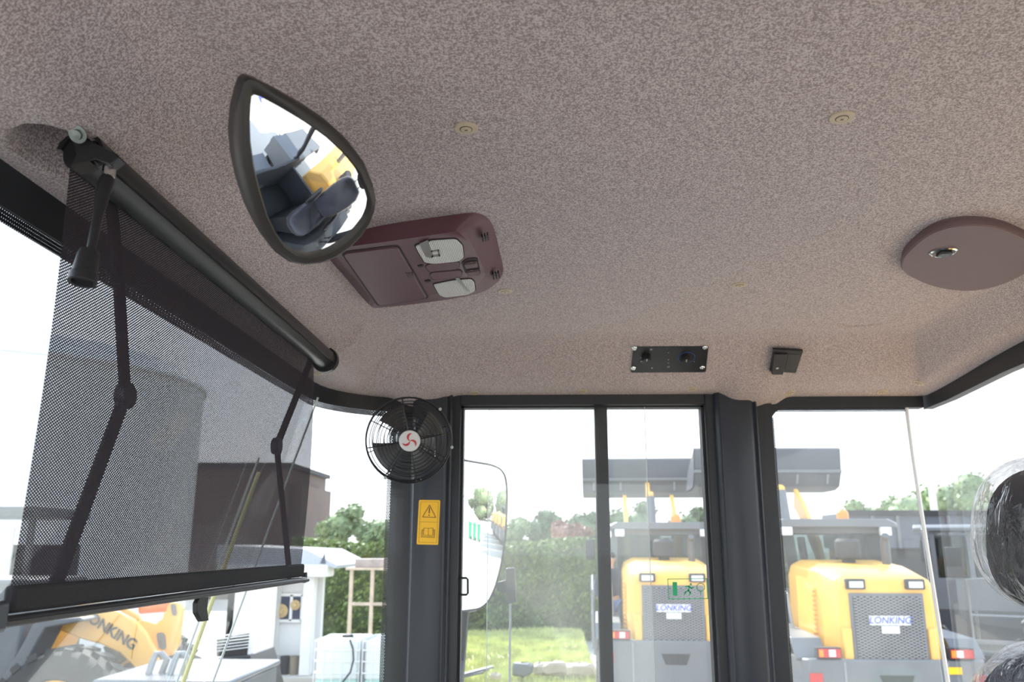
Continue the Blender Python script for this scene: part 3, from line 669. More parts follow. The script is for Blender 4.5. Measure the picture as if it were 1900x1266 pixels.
MB().lathe(FC-FN*.020, FN, [(0, 0), (.014, 0), (.015, .016), (.011, .022), (0, .023)], 24).build('hub', M['plastic'], fan)
MB().lathe(FC-FN*.075, FN, [(0, 0), (.020, 0), (.023, .006), (.023, .042), (.018, .05), (0, .05)], 28).build('motor', M['plastic'], fan)
for deg in (47, 352, 240):
    a = math.radians(deg); MB().tube([fp(RF+.002, a, .004), fp(RF+.003, a, -.012)], .0032, 8).build('clip', M['zinc'], fan)
mnt = V((ax0+ax1)/2-.01, 1.853, CZ+.21)
MB().tube([FC-FN*.07, FC-FN*.078+V(0, .03, .0), mnt+V(0, -.01, 0), mnt], [.006, .006, .006, .006], 10).build('mount_arm', M['plastic'], fan)
MB().box(mnt+V(0, -.004, 0), (.04, .006, .05)).build('mount_plate', M['chrome'], fan, bevel=.001)

# ---------------------------------------------------------------- warning sticker on the pillar
YS = 1.8495
def sp_(u, v, o=0): return at(u, v, Y=YS-o)
st = thing('warning_sticker', 'yellow sticker with warning triangle and book on the pillar below the fan', 'sticker', sp_(795, 970))
MB().prism(roundpoly([sp_(*c) for c in ((777.5, 928), (817, 928.5), (813, 1011.5), (773, 1010.5))], .003), V(0, -.0006, 0)).build('backing', M['yellow_sticker'], st)
def lines(name, segs, w, closed=False):
    mb = MB()
    for s in segs:
        for a, b in zip(s[:-1], s[1:]):
            A, B = sp_(a[0], a[1], .0008), sp_(b[0], b[1], .0008); d = (B-A).normalized(); nn = d.cross(V(0, 1, 0))*w/2
            mb.prism([A-nn-d*w*.3, A+nn-d*w*.3, B+nn+d*w*.3, B-nn+d*w*.3], V(0, -.0003, 0))
    return mb.build(name, M['brown_print'], st)
lines('border', [[(780.5, 931.5), (813.5, 932), (810, 1007.5), (777, 1006.5), (780.5, 931.5)], [(779, 968.5), (812, 969.5)]], .0004)
lines('warning_triangle', [[(797, 937.5), (784, 959.5), (808.5, 960.5), (797, 937.5)]], .0013)
lines('exclamation_mark', [[(796.8, 942.5), (796.2, 952.5)]], .0022); lines('exclamation_mark', [[(796, 956), (796, 957.2)]], .002)
lines('book', [[(786.5, 980), (795, 980.5), (803.5, 980), (802.5, 993.5), (794.5, 994), (786, 993), (786.5, 980)], [(795, 980.5), (794.5, 994)], [(786.5, 982.5), (782.5, 984), (781.5, 997), (806, 998), (807, 984), (804, 982.5)], [(784.5, 983.5), (783.8, 995.5), (804.5, 996.2), (805.2, 983.5)]], .0007)

# ---------------------------------------------------------------- exit sticker on the sliding pane
M['green_print'] = mat('green_print', (0.02, 0.42, 0.16), 0.5)
ES = YW-.0128
def es(u, v): return at(u, v, Y=ES)
ex = thing('exit_sticker', 'green outlined emergency exit pictogram sticker on the sliding window', 'sticker', es(1280, 1093))
def eline(name, segs, w):
    mb = MB()
    for s in segs:
        for a, b in zip(s[:-1], s[1:]):
            A, B = es(*a), es(*b); d = (B-A).normalized(); nn = d.cross(V(0, 1, 0))*w/2
            mb.prism([A-nn-d*w*.3, A+nn-d*w*.3, B+nn+d*w*.3, B-nn+d*w*.3], V(0, -.0003, 0))
    return mb.build(name, M['green_print'], ex)
eline('border', [[(1239, 1075), (1311, 1074), (1313, 1111), (1241, 1112), (1239, 1075)]], .0016)
eline('door_symbol', [[(1252, 1083), (1252.5, 1103)]], .010)
eline('running_figure', [[(1279, 1090), (1277, 1096), (1281, 1100), (1279, 1105)], [(1277, 1096), (1272, 1099), (1270, 1103)], [(1272, 1089), (1278, 1088), (1283, 1092), (1287, 1090)]], .003)
eline('running_figure', [[(1281, 1084), (1282, 1085)]], .004)
eline('hammer_ring', [[(1300+7.5*math.cos(math.radians(a)), 1090+7.5*math.sin(math.radians(a))) for a in range(0, 361, 24)], [(1300, 1098), (1300, 1104)]], .0015)
# ---------------------------------------------------------------- operator seat with its delivery wrap
M['seatf'] = mat('dark_seat_fabric', (0.030, 0.028, 0.034), 0.9, 0, .5, 160, .4, 700)
M['seatblue'] = mat('navy_seat_fabric', (0.035, 0.038, 0.058), 0.9, 0, .3, 160, .4, 700)
YSE = 1.10
hc = V(.663, YSE, CZ+.008)
seat = thing('operator_seat', 'dark operator seat with a tall headrest, still in clear plastic wrap, at the right edge', 'seat', (.62, YSE, CZ-1.66))
def pad(c, r, e, tilt=0.0, nz=0.0, n=36, m=26):
    mb = MB().ell((0, 0, 0), r, n, m, e)
    R = Matrix.Rotation(tilt, 4, 'Y')
    out = []
    for p in mb.v:
        q = p.copy()
        if nz:
            q *= 1+nz*(math.sin(p.z*70+p.y*40)*.5+math.sin(p.z*31-p.y*66+1.3)*.6+math.sin(p.x*90+p.y*25)*.4)
        out.append(R @ q+Vector(c))
    mb.v = out; return mb
pad(hc, (.074, .120, .094), .72, math.radians(7)).build('headrest', M['seatf'], seat, ang=180)
pad(hc+V(-.008, 0, .008), (.085, .131, .099), .78, math.radians(7), .012, 72, 50).build('headrest_wrap', M['film'], seat, ang=180)
bc = V(.625, YSE, CZ-.405)
pad(bc, (.075, .235, .275), .62, math.radians(9)).build('backrest', M['seatblue'], seat, ang=180)
pad(bc+V(-.004, 0, .004), (.088, .25, .288), .68, math.radians(9), .010, 72, 60).build('backrest_wrap', M['film'], seat, ang=180)
pad((.44, YSE, CZ-.72), (.25, .245, .075), .55, math.radians(-4)).build('cushion', M['seatblue'], seat, ang=180)
pad((.435, YSE, CZ-.715), (.262, .256, .085), .6, math.radians(-4), .012, 60, 40).build('cushion_wrap', M['film'], seat, ang=180)
for s in (-1, 1): pad((.50, YSE+s*.29, CZ-.50), (.15, .035, .028), .6).build('armrest', M['plastic'], seat, ang=180); MB().tube([V(.62, YSE+s*.28, CZ-.5), V(.66, YSE+s*.25, CZ-.62)], .016, 10).build('armrest_bracket', M['steel'], seat)
for s in (-1, 1): MB().cyl((.665, YSE+s*.05, CZ-.15), (.655, YSE+s*.05, CZ-.05), .007, 10).build('headrest_post', M['chrome'], seat)
MB().bb(.24, .66, YSE-.20, YSE+.20, CZ-1.66, CZ-.80).build('suspension_base', M['rubber'], seat, bevel=.02)
sc = thing('side_console', 'dark grey control console box beside the seat, seen in the small convex mirror', 'console', (.45, 1.62, CZ-1.66))
MB().prism([V(x, 1.46, CZ+z) for x, z in ((.15, -1.66), (.12, -.60), (.20, -.52), (.80, -.52), (.84, -.60), (.84, -1.66))], V(0, .34, 0)).build('housing', M['cabgrey'], sc, bevel=.015)
MB().cyl((.25, 1.58, CZ-.53), (.24, 1.57, CZ-.42), .008, 10).build('lever', M['plastic'], sc)
MB().ell((.24, 1.57, CZ-.41), (.018, .018, .024)).build('lever_knob', M['plastic'], sc)
MB().cyl((.32, 1.58, CZ-.53), (.31, 1.57, CZ-.43), .008, 10).build('lever', M['plastic'], sc)
MB().ell((.31, 1.57, CZ-.42), (.018, .018, .024)).build('lever_knob', M['plastic'], sc)

# ================================================================ OUTDOORS
M['concrete'] = mat('pale_concrete_yard', (0.45, 0.42, 0.37), 0.9, 0, .10, 0.6)
M['loader'] = mat('loader_yellow_paint', (0.86, 0.45, 0.075), 0.35, 0, .04, 3, 0, 1, .5, .2)
M['lgrey'] = mat('loader_grey_paint', (0.125, 0.133, 0.14), 0.45, 0, .08, 3)
M['lblue'] = mat('bucket_blue_grey_paint', (0.075, 0.086, 0.105), 0.55, 0, .15, 2)
M['tire'] = mat('tyre_rubber', (0.055, 0.052, 0.050), 0.85, 0, .25, 8)
M['dark'] = mat('dark_engine_bay', (0.03, 0.03, 0.032), 0.8, 0, .3, 9)
M['lampred'] = mat('red_lamp_lens', (0.50, 0.03, 0.03), 0.2, 0, .05, 9)
M['lampamber'] = mat('amber_lamp_lens', (0.85, 0.25, 0.02), 0.2, 0, .05, 9)
M['lampwhite'] = mat('clear_lamp_lens', (0.75, 0.76, 0.76), 0.15, 0, .05, 9)
M['blueletter'] = mat('blue_lettering', (0.09, 0.12, 0.50), 0.4)
M['darkletter'] = mat('dark_lettering', (0.03, 0.022, 0.02), 0.5)
M['orange'] = mat('orange_paint', (0.80, 0.16, 0.02), 0.4, 0, .05, 3)
M['steelbright'] = mat('handrail_steel', (0.24, 0.25, 0.26), 0.4, .3)
struct(MB().bb(-260, 260, -260, 420, -.3, 0).build('trim_6', M['concrete'])).name = 'trim_6'
bpy.data.objects['trim_6']['label'] = 'pale concrete yard'

def grille_mat():
    m = bpy.data.materials.new('expanded_metal_grille'); m.use_nodes = True; N = m.node_tree.nodes; L = m.node_tree.links
    b = N['Principled BSDF']; b.inputs['Base Color'].default_value = (.22, .22, .23, 1); b.inputs['Roughness'].default_value = .5
    tc = N.new('ShaderNodeTexCoord'); sp = N.new('ShaderNodeSeparateXYZ'); L.new(tc.outputs['Object'], sp.inputs[0])
    X = math_(N, L, 'DIVIDE', sp.outputs[0], .080); Z = math_(N, L, 'DIVIDE', sp.outputs[2], .036)
    u = math_(N, L, 'ADD', X, Z); v = math_(N, L, 'SUBTRACT', X, Z)
    fu = math_(N, L, 'ABSOLUTE', math_(N, L, 'SUBTRACT', math_(N, L, 'FRACT', u), .5)); fv = math_(N, L, 'ABSOLUTE', math_(N, L, 'SUBTRACT', math_(N, L, 'FRACT', v), .5))
    L.new(math_(N, L, 'GREATER_THAN', math_(N, L, 'MAXIMUM', fu, fv), .36), b.inputs['Alpha'])
    return m
M['grille'] = grille_mat()

def wheel(x, y, z, r, w, parent, side):
    """ribbed tyre, rim as its sub-part; side = +1/-1 is the outer face"""
    mb = MB(); n = 48
    prof = [(.56, -.42), (.60, -.5), (.80, -.52), (.93, -.47), (.97, -.36), (.97, .36), (.93, .47), (.80, .52), (.60, .5), (.56, .42)]
    mb.lathe((x, y, z), (1, 0, 0), [(a*r, b*w) for a, b in prof], n)
    for k in range(22):
        for s in (-1, 1):
            a = 2*math.pi*(k+(0.5 if s > 0 else 0))/22; da = .085
            def q(rr, ang, xx): return V(x+xx, y+rr*math.cos(ang), z+rr*math.sin(ang))
            a2 = a+.13
            mb.loft([[q(.93*r, a-da, s*.50*w), q(1.0*r, a-da*.8, s*.46*w), q(1.0*r, a+da*.8, s*.46*w), q(.93*r, a+da, s*.50*w)],
                     [q(.95*r, a2-da, s*.02*w), q(1.0*r, a2-da*.7, s*.02*w), q(1.0*r, a2+da*.7, s*.02*w), q(.95*r, a2+da, s*.02*w)]])
    t = mb.build('tyre', M['tire'], parent)
    MB().lathe((x, y, z), (side, 0, 0), [(0, .05*w), (.18*r, .12*w), (.30*r, .10*w), (.36*r, -.05*w), (.48*r, -.02*w), (.50*r, .40*w), (.57*r, .44*w), (.57*r, -.3*w), (0, -.3*w)], 40).build('rim', M['loader'], t)
    return t

def bucket_mb(y, z, hw, s=1.0, rot=0.0):
    prof = [(0, .75), (.02, .30), (.16, .04), (.40, -.04), (1.15, -.10), (1.16, -.07), (.42, 0.0), (.20, .08), (.07, .32), (.05, .75)]
    c, sn = math.cos(rot), math.sin(rot)
    P = [((a*c-b*sn)*s+y, (a*sn+b*c)*s+z) for a, b in prof]
    mb = MB().loft([[V(x, a, b) for a, b in P] for x in (-hw, hw)])
    for sx in (-1, 1):
        Q = [(0, .75), (.02, .30), (.16, .04), (.40, -.04), (1.05, -.09), (.75, .35), (.05, .75)]
        Q = [((a*c-b*sn)*s+y, (a*sn+b*c)*s+z) for a, b in Q]
        mb.prism([V(sx*hw, a, b) for a, b in Q], V(-sx*.03, 0, 0))
    return mb, P, (c, sn)

M['exh'] = mat('dark_exhaust', (.07, .068, .068), .5)
def make_loader(label, group=None, raised=True, text_on=True, simple=False):
    L0 = thing('wheel_loader', label, 'wheel loader', (0, 0, 0), group)
    # rear counterweight and frame
    cw = MB(); 
    cw.loft([[V(-1.13*k, y, .80), V(1.13*k, y, .80), V(1.14*k, y, 1.22), V(1.10*k, y, 1.50), V(-1.10*k, y, 1.50), V(-1.14*k, y, 1.22)] for k, y in ((.94, 0), (1, .08), (1, .62), (.97, .66))])
    cwo = cw.build('counterweight', M['lgrey'], L0, bevel=.02)
    MB().prism([V(x, -.006, z) for x, z in ((-.21, 1.32), (.21, 1.32), (.15, 1.17), (-.15, 1.17))], V(0, .03, 0)).build('hitch_recess', M['dark'], cwo)
    for x in (-.62, .62): MB().bb(x-.012, x+.012, -.008, .01, .84, 1.47).build('seam', M['steelbright'], cwo)
    MB().bb(-1.06, -.90, -.012, 0, 1.18, 1.34).build('reflector', M['lampred'], cwo); MB().bb(.92, 1.06, -.012, 0, 1.18, 1.34).build('reflector', M['lampred'], cwo)
    MB().bb(.62, .78, -.012, 0, 1.34, 1.42).build('plate', M['yellow_sticker'], cwo)
    for s in (-1, 1):
        tl = MB().bb(s*.80-.15, s*.80+.15, -.02, .10, 1.51, 1.64).build('tail_light', M['dark'], L0, bevel=.01)
        MB().bb(s*.80-.135, s*.80+.135, -.03, -.018, 1.525, 1.625).build('lens', M['lampred'], tl)
        MB().bb(s*.80-.03*s-.04, s*.80-.03*s+.04, -.038, -.028, 1.535, 1.615).build('lens', M['lampwhite'], tl)
        MB().bb(s*.80-.105-.025, s*.80-.105+.025, -.037, -.028, 1.535, 1.615).build('lens', M['lampamber'], tl)
    fr = MB(); fr.bb(-.45, .45, .3, 4.6, .62, 1.15); fr.bb(-.9, .9, .95, 1.25, .65, .85); fr.bb(-.9, .9, 3.85, 4.15, .65, .85); fr.build('chassis', M['lgrey'], L0, bevel=.02)
    # hood
    def hl(y, hw, zt, ch, zb=1.30): return [V(-hw, y, zb), V(hw, y, zb), V(hw*.99, y, zt-ch), V(hw*.93, y, zt-ch*.35), V(hw-ch*.9, y, zt), V(-hw+ch*.9, y, zt), V(-hw*.93, y, zt-ch*.35), V(-hw*.99, y, zt-ch)]
    hd = MB().loft([hl(.12, .60, 2.44, .20), hl(.20, .645, 2.50, .20), hl(.75, .68, 2.60, .20), hl(1.75, .72, 2.66, .22), hl(1.85, .72, 2.66, .22)]).build('hood', M['loader'], L0, bevel=.02, ang=30)
    MB().bb(-.46, .46, .095, .14, 1.44, 2.28).build('grille_frame', M['lgrey'], hd, bevel=.008)
    MB().bb(-.42, .42, .085, .10, 1.50, 2.24).build('grille_backing', M['dark'], hd)
    MB().add([V(-.42, .070, 1.50), V(.42, .070, 1.50), V(.42, .070, 2.24), V(-.42, .070, 2.24)], [(0, 1, 2, 3)]).build('grille_mesh', M['grille'], hd, fix=False)
    for s in (-1, 1):
        MB().bb(s*.53-.06, s*.53+.06, .06, .14, 1.40, 1.86).build('hood_cheek', M['loader'], hd, bevel=.02)
        wl = MB().box((s*.37, .115, 2.39), (.24, .10, .13)).build('work_light', M['dark'], hd, bevel=.015)
        MB().box((s*.37, .062, 2.385), (.17, .012, .075)).build('lens', M['lampwhite'], wl)
    for k in range(12): MB().bb(-.715, -.675, .72, .92, 1.62+.06*k, 1.65+.06*k).build('side_louvre', M['loader'], hd)
    if text_on:
        bdg = MB().bb(-.25, .25, .050, .060, 1.90, 2.01).build('name_board', M['white'], hd)
        text('LONKING', .115, (0, .048, 1.955), (1, 0, 0), (0, 0, 1), M['blueletter'], bdg, 'lettering', .001, .2, .003)
        MB().bb(-.11, .11, .050, .060, 1.80, 1.89).build('model_plate', M['white'], hd, bevel=.01)
    if not simple:
        MB().lathe((-.02, 1.25, 2.62), (0, 0, 1), [(0, 0), (.09, 0), (.09, .05), (.17, .08), (.17, .30), (.13, .34), (0, .34)], 28).build('air_cleaner', M['dark'], L0)
        MB().tube([V(.40, 1.0, 2.60), V(.40, 1.0, 2.93), V(.40, .93, 3.0)], [.055, .055, .05], 16).build('exhaust_pipe', M['exh'], L0)
    # cab
    x0, y0, y1, z0, z1 = .80, 1.95, 3.35, 1.75, 3.14
    cb = MB()
    for sx in (-1, 1):
        for (yy, dy) in ((y0, 0), (y1, 0), (2.75, 0)): cb.bb(sx*x0-.04, sx*x0+.04, yy-.04, yy+.04, z0, z1)
        cb.bb(sx*x0-.035, sx*x0+.035, y0, y1, z0, 2.30)
    cb.bb(-x0, x0, y0-.03, y0+.03, z0, 2.25); cb.bb(-x0, x0, y1-.03, y1+.03, z0, 2.15); cb.bb(-x0, x0, y0-.04, y0+.04, 3.04, z1); cb.bb(-x0, x0, y1-.04, y1+.04, 3.04, z1)
    cabo = cb.build('cab_frame', M['lgrey'], L0, bevel=.01)
    g = MB(); g.bb(-x0+.03, x0-.03, y0-.004, y0+.004, 2.25, 3.06); g.build('cab_glass', M['tinted'], cabo)
    g = MB(); g.bb(-x0+.03, x0-.03, y1-.004, y1+.004, 2.15, 3.06); g.build('cab_glass', M['tinted'], cabo)
    for sx in (-1, 1): g = MB(); g.bb(sx*x0-.004, sx*x0+.004, y0+.04, y1-.04, 2.30, 3.06); g.build('cab_glass', M['tinted'], cabo)
    sb = MB(); sb.box((0, 2.72, 2.25), (.45, .14, .75)); sb.box((0, 2.95, 1.95), (.5, .5, .15)); sb.build('cab_seat', M['dark'], cabo, bevel=.03)
    rf = MB().loft([[V(-.93*k, y, 3.13), V(.93*k, y, 3.13), V(.93*k, y, 3.19), V(.80*k, y, 3.25), V(-.80*k, y, 3.25), V(-.93*k, y, 3.19)] for k, y in ((.93, 1.72), (1, 1.80), (1, 3.55), (.95, 3.65))]).build('cab_roof', M['lgrey'], L0, bevel=.01)
    if not simple:
        for s in (-.72, .72): MB().box((s, 1.74, 3.07), (.16, .08, .12)).build('roof_light', M['lampwhite'], rf, bevel=.01)
        MB().lathe((.28, 2.2, 3.24), (0, 0, 1), [(0, 0), (.09, 0), (.085, .12), (.05, .16), (0, .16)], 20).build('beacon', M['lampamber'], rf)
    # fenders and steps
    for s in (-1, 1):
        fe = MB(); fe.prism([V(s*.78, a, b) for a, b in ((.15, 1.50), (.35, 1.72), (1.75, 1.78), (2.1, 1.45), (2.1, 1.40), (1.72, 1.72), (.38, 1.66), (.18, 1.45))], V(s*.38, 0, 0))
        fe.build('fender', M['lgrey'], L0, bevel=.01)
        MB().bb(s*.75, s*1.14, 1.95, 2.9, 1.02, 1.08).build('step', M['lgrey'], L0, bevel=.01)
    hr = MB()
    for s in (-1, 1):
        hr.tube([V(s*1.18, 2.0, 1.05), V(s*1.20, 1.95, 1.9), V(s*1.16, 1.90, 2.25), V(s*1.02, 1.80, 2.38), V(s*.92, 1.6, 2.38), V(s*.90, 1.3, 2.2), V(s*.88, 1.2, 1.75)], .022, 8)
        hr.tube([V(s*1.22, 2.85, 1.05), V(s*1.22, 2.85, 2.30), V(s*1.20, 2.3, 2.34), V(s*1.20, 1.98, 2.1)], .022, 8); hr.tube([V(s*1.2, 1.96, 1.7), V(s*1.22, 2.85, 1.7)], .018, 8)
    hr.build('handrail', M['steelbright'], L0)
    for s in (-1, 1):
        wheel(s*.94, 1.12, .78, .78, .44, L0, s); wheel(s*.94, 4.0, .78, .78, .44, L0, s)
        MB().tube([V(s*.86, 3.4, 3.0), V(s*1.2, 3.5, 3.02), V(s*1.24, 3.5, 2.95)], .014, 6).build('mirror_arm', M['dark'], L0)
        MB().box((s*1.24, 3.5, 2.78), (.18, .05, .38)).build('side_mirror', M['dark'], L0, bevel=.02)
    # front frame, lift arms and bucket
    ff = MB(); ff.prism([V(-.42, a, b) for a, b in ((3.45, .7), (3.45, 1.6), (3.75, 2.15), (4.15, 2.15), (4.45, 1.5), (4.6, .7))], V(.84, 0, 0)); ff.build('front_frame', M['loader'], L0, bevel=.02)
    if raised: A = [(3.75, 1.95), (4.15, 2.75), (4.85, 3.45), (5.30, 3.75)]; by, bz, rot = 5.28, 3.92, 0.08
    else: A = [(3.75, 1.95), (4.35, 1.85), (4.95, 1.25), (5.35, .55)]; by, bz, rot = 5.30, .22, 0
    for s in (-1, 1):
        top = [(a-.04, b+.17) for a, b in A]; bot = [(a+.06, b-.17) for a, b in A][::-1]
        MB().prism([V(s*.50-.04, a, b) for a, b in top+bot], V(.08, 0, 0)).build('lift_arm', M['loader'], L0, bevel=.01)
        MB().cyl(V(s*.30, 4.0, 1.35), V(s*.30, (A[1][0]+A[2][0])/2, (A[1][1]+A[2][1])/2-.1), .07, 14).build('lift_cylinder', M['lgrey'], L0)
    m1 = ((A[1][0]+A[2][0])/2, (A[1][1]+A[2][1])/2+.1)
    MB().cyl(V(-.58, *m1), V(.58, *m1), .10, 16).build('cross_tube', M['loader'], L0)
    MB().prism([V(-.06, m1[0]+a, m1[1]+b) for a, b in ((-.10, .70), (.05, .75), (.14, 0), (.30, -.30), (.12, -.35), (-.12, 0))], V(.12, 0, 0)).build('bell_crank', M['loader'], L0, bevel=.01)
    MB().cyl(V(0, 3.9, 2.1), V(0, m1[0]-.05, m1[1]+.62), .09, 16).build('tilt_cylinder', M['lgrey'], L0)
    MB().cyl(V(0, m1[0]+.2, m1[1]-.3), V(0, by+.05, bz+.25), .05, 12).build('bucket_link', M['loader'], L0)
    hw = 1.40
    bm, P, (c, sn) = bucket_mb(by, bz, hw, 1.0, rot)
    bo_ = bm.build('bucket', M['lblue'], L0, bevel=.008)
    for k in range(5 if not simple else 0):
        x = -1.15+k*.575; MB().prism([V(x-.02, by-.03, bz+.72), V(x-.02, by+.0, bz+.30), V(x-.02, by+.10, bz+.10), V(x-.02, by+.06, bz+.3), V(x-.02, by+.04, bz+.72)], V(.04, 0, 0)).build('rib', M['steelbright'], bo_)
    MB().bb(-hw, hw, by-.05, by+.03, bz+.70, bz+.78).build('top_edge', M['lgrey'], bo_, bevel=.01)
    MB().bb(-hw, hw, by-.05, by+.01, bz+.30, bz+.36).build('brace', M['lgrey'], bo_, bevel=.01)
    return L0
ld2 = make_loader('yellow wheel loader seen from behind through the rear quarter window, bucket raised', None)
ld2.location = (4.30, 11.0, 0); ld2.rotation_euler = (0, 0, 0)
ld1 = dup(ld2); ld1['label'] = 'yellow wheel loader seen from behind through the sliding window, bucket raised'
ld1.location = (1.91, 12.95, 0); ld1.rotation_euler = (0, 0, math.radians(-3.5))
ld3 = make_loader('yellow wheel loader standing side-on at the far right behind the others', None, raised=False, text_on=False)
ld3.location = (10.5, 15.2, 0); ld3.rotation_euler = (0, 0, math.radians(62))

# big front end of the loader on the left, lift arm down -------------------
YL = 11.0
def lp(u, v, Y=YL): return at(u, v, Y=Y)
o = lp(130, 1290); o.z = 0
lf = thing('wheel_loader', 'yellow wheel loader on the left with its lettered lift arm lowered, below the blind', 'wheel loader', o)
wc = lp(143, 1283)
def sidewheel(cx, cy, cz_, r, w, parent):
    mb = MB().lathe((cx, cy, cz_), (0, 1, 0), [(a*r, b*w) for a, b in ((.56, -.42), (.60, -.5), (.80, -.52), (.93, -.47), (.97, -.36), (.97, .36), (.93, .47), (.80, .52), (.60, .5), (.56, .42))], 48)
    for k in range(22):
        for s in (-1, 1):
            a = 2*math.pi*(k+(0.5 if s > 0 else 0))/22; da = .085; a2 = a+.13
            def q(rr, ang, yy): return V(cx+rr*math.cos(ang), cy+yy, cz_+rr*math.sin(ang))
            mb.loft([[q(.93*r, a-da, s*.50*w), q(1.03*r, a-da*.8, s*.46*w), q(1.03*r, a+da*.8, s*.46*w), q(.93*r, a+da, s*.50*w)],
                     [q(.95*r, a2-da, s*.02*w), q(1.03*r, a2-da*.7, s*.02*w), q(1.03*r, a2+da*.7, s*.02*w), q(.95*r, a2+da, s*.02*w)]])
    t = mb.build('tyre', M['tire'], parent)
    MB().lathe((cx, cy, cz_), (0, -1, 0), [(0, .05*w), (.18*r, .12*w), (.30*r, .10*w), (.36*r, -.05*w), (.48*r, -.02*w), (.50*r, .40*w), (.60*r, .46*w), (.60*r, -.3*w), (0, -.3*w)], 40).build('rim', M['loader'], t)
rw = .80; sidewheel(wc.x, YL-.3, rw, rw, .5, lf)
sidewheel(wc.x, YL+1.9, rw, rw, .5, lf)
arm = [(96, 1142), (130, 1132), (175, 1128), (215, 1134), (248, 1152), (270, 1176), (286, 1206), (294, 1236), (290, 1262), (262, 1266), (250, 1240), (222, 1212), (186, 1196), (150, 1186), (110, 1170)]
AP = [lp(u, v, YL+.3) for u, v in arm]
MB().prism(AP, V(0, .09, 0)).build('lift_arm', M['loader'], lf, bevel=.02)
MB().prism([p+V(-.5, 1.1, 0) for p in AP], V(0, .09, 0)).build('lift_arm', M['loader'], lf, bevel=.02)
ta, tb = lp(158, 1140, YL+.29), lp(250, 1199, YL+.29); d = (tb-ta).normalized()
lt_ = text('LONKING', .185, (ta+tb)/2, d, V(0, -1, 0).cross(d)*-1 if False else V(-d.z, 0, d.x), M['darkletter'], lf, 'lettering', .004, 0.0, .006)
# bell crank bracket at the front end
brk = [(246, 1160), (262, 1150), (288, 1158), (300, 1150), (306, 1128), (316, 1118), (330, 1118), (337, 1128), (334, 1158), (330, 1196), (318, 1216), (296, 1224), (282, 1208), (268, 1184)]
MB().prism([lp(u, v, YL+.75) for u, v in brk], V(0, .12, 0)).build('bell_crank', M['loader'], lf, bevel=.02)
for u, v, w_, h_ in ((322, 1132, 6, 11), (299, 1190, 10, 16)):
    MB().prism(roundpoly([lp(u+a*w_, v+b*h_, YL+.74) for a, b in ((-1, -1), (.7, -1), (1, 1), (-.4, 1))], .06), V(0, .03, 0)).build('pin_plate', M['lgrey'], lf)
MB().cyl(lp(262, 1128, YL+.8), lp(312, 1124, YL+.8), .085, 18).build('tilt_cylinder', M['orange'], lf)
MB().prism([lp(u, v, YL+.5) for u, v in ((-60, 1110), (60, 1130), (90, 1150), (80, 1200), (30, 1290), (-60, 1420))], V(0, .9, 0)).build('front_frame', M['loader'], lf, bevel=.03)
MB().prism([lp(u, v, YL-.1) for u, v in ((4, 1262), (50, 1180), (60, 1158), (76, 1152), (150, 1146), (156, 1152), (84, 1166), (72, 1186), (30, 1266))], V(0, .45, 0)).build('fender', M['lgrey'], lf, bevel=.02)
MB().box((lp(-90, 1200).x, YL+.9, 1.6), (1.6, 1.5, 1.6)).build('cab', M['lgrey'], lf, bevel=.05)
MB().box((lp(-60, 1200).x, YL+.9, .9), (5.0, .9, .5)).build('chassis', M['lgrey'], lf, bevel=.03)

# ---------------------------------------------------------------- foliage
def leafmat(name, col, var=.35):
    m, nt, N, L, b = newmat(name); tc = N.new('ShaderNodeTexCoord'); no = N.new('ShaderNodeTexNoise'); no.inputs['Scale'].default_value = 2.2; no.inputs['Detail'].default_value = 6
    L.new(tc.outputs['Object'], no.inputs['Vector']); r = N.new('ShaderNodeValToRGB'); L.new(no.outputs[0], r.inputs[0])
    r.color_ramp.elements[0].position = .3; r.color_ramp.elements[0].color = (*[c*(1-var) for c in col], 1); r.color_ramp.elements[1].position = .7; r.color_ramp.elements[1].color = (*[c*(1+var) for c in col], 1)
    L.new(r.outputs[0], b.inputs['Base Color']); b.inputs['Roughness'].default_value = .6
    return m
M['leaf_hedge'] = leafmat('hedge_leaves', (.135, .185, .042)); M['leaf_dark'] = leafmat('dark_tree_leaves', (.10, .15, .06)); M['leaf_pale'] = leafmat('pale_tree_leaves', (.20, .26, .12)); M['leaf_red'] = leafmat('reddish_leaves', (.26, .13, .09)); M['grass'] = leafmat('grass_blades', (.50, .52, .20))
M['bark'] = mat('bark', (.12, .09, .07), .9)
def leaves(mb, pts, size, rng):
    for p in pts:
        a = Vector((rng.gauss(0, 1), rng.gauss(0, 1), rng.gauss(0, 1))).normalized(); b = a.orthogonal().normalized(); c = a.cross(b); s = size*rng.uniform(.6, 1.3)
        mb.add([p-b*s, p-c*s*.5, p+b*s, p+c*s*.5], [(0, 1, 2, 3)])
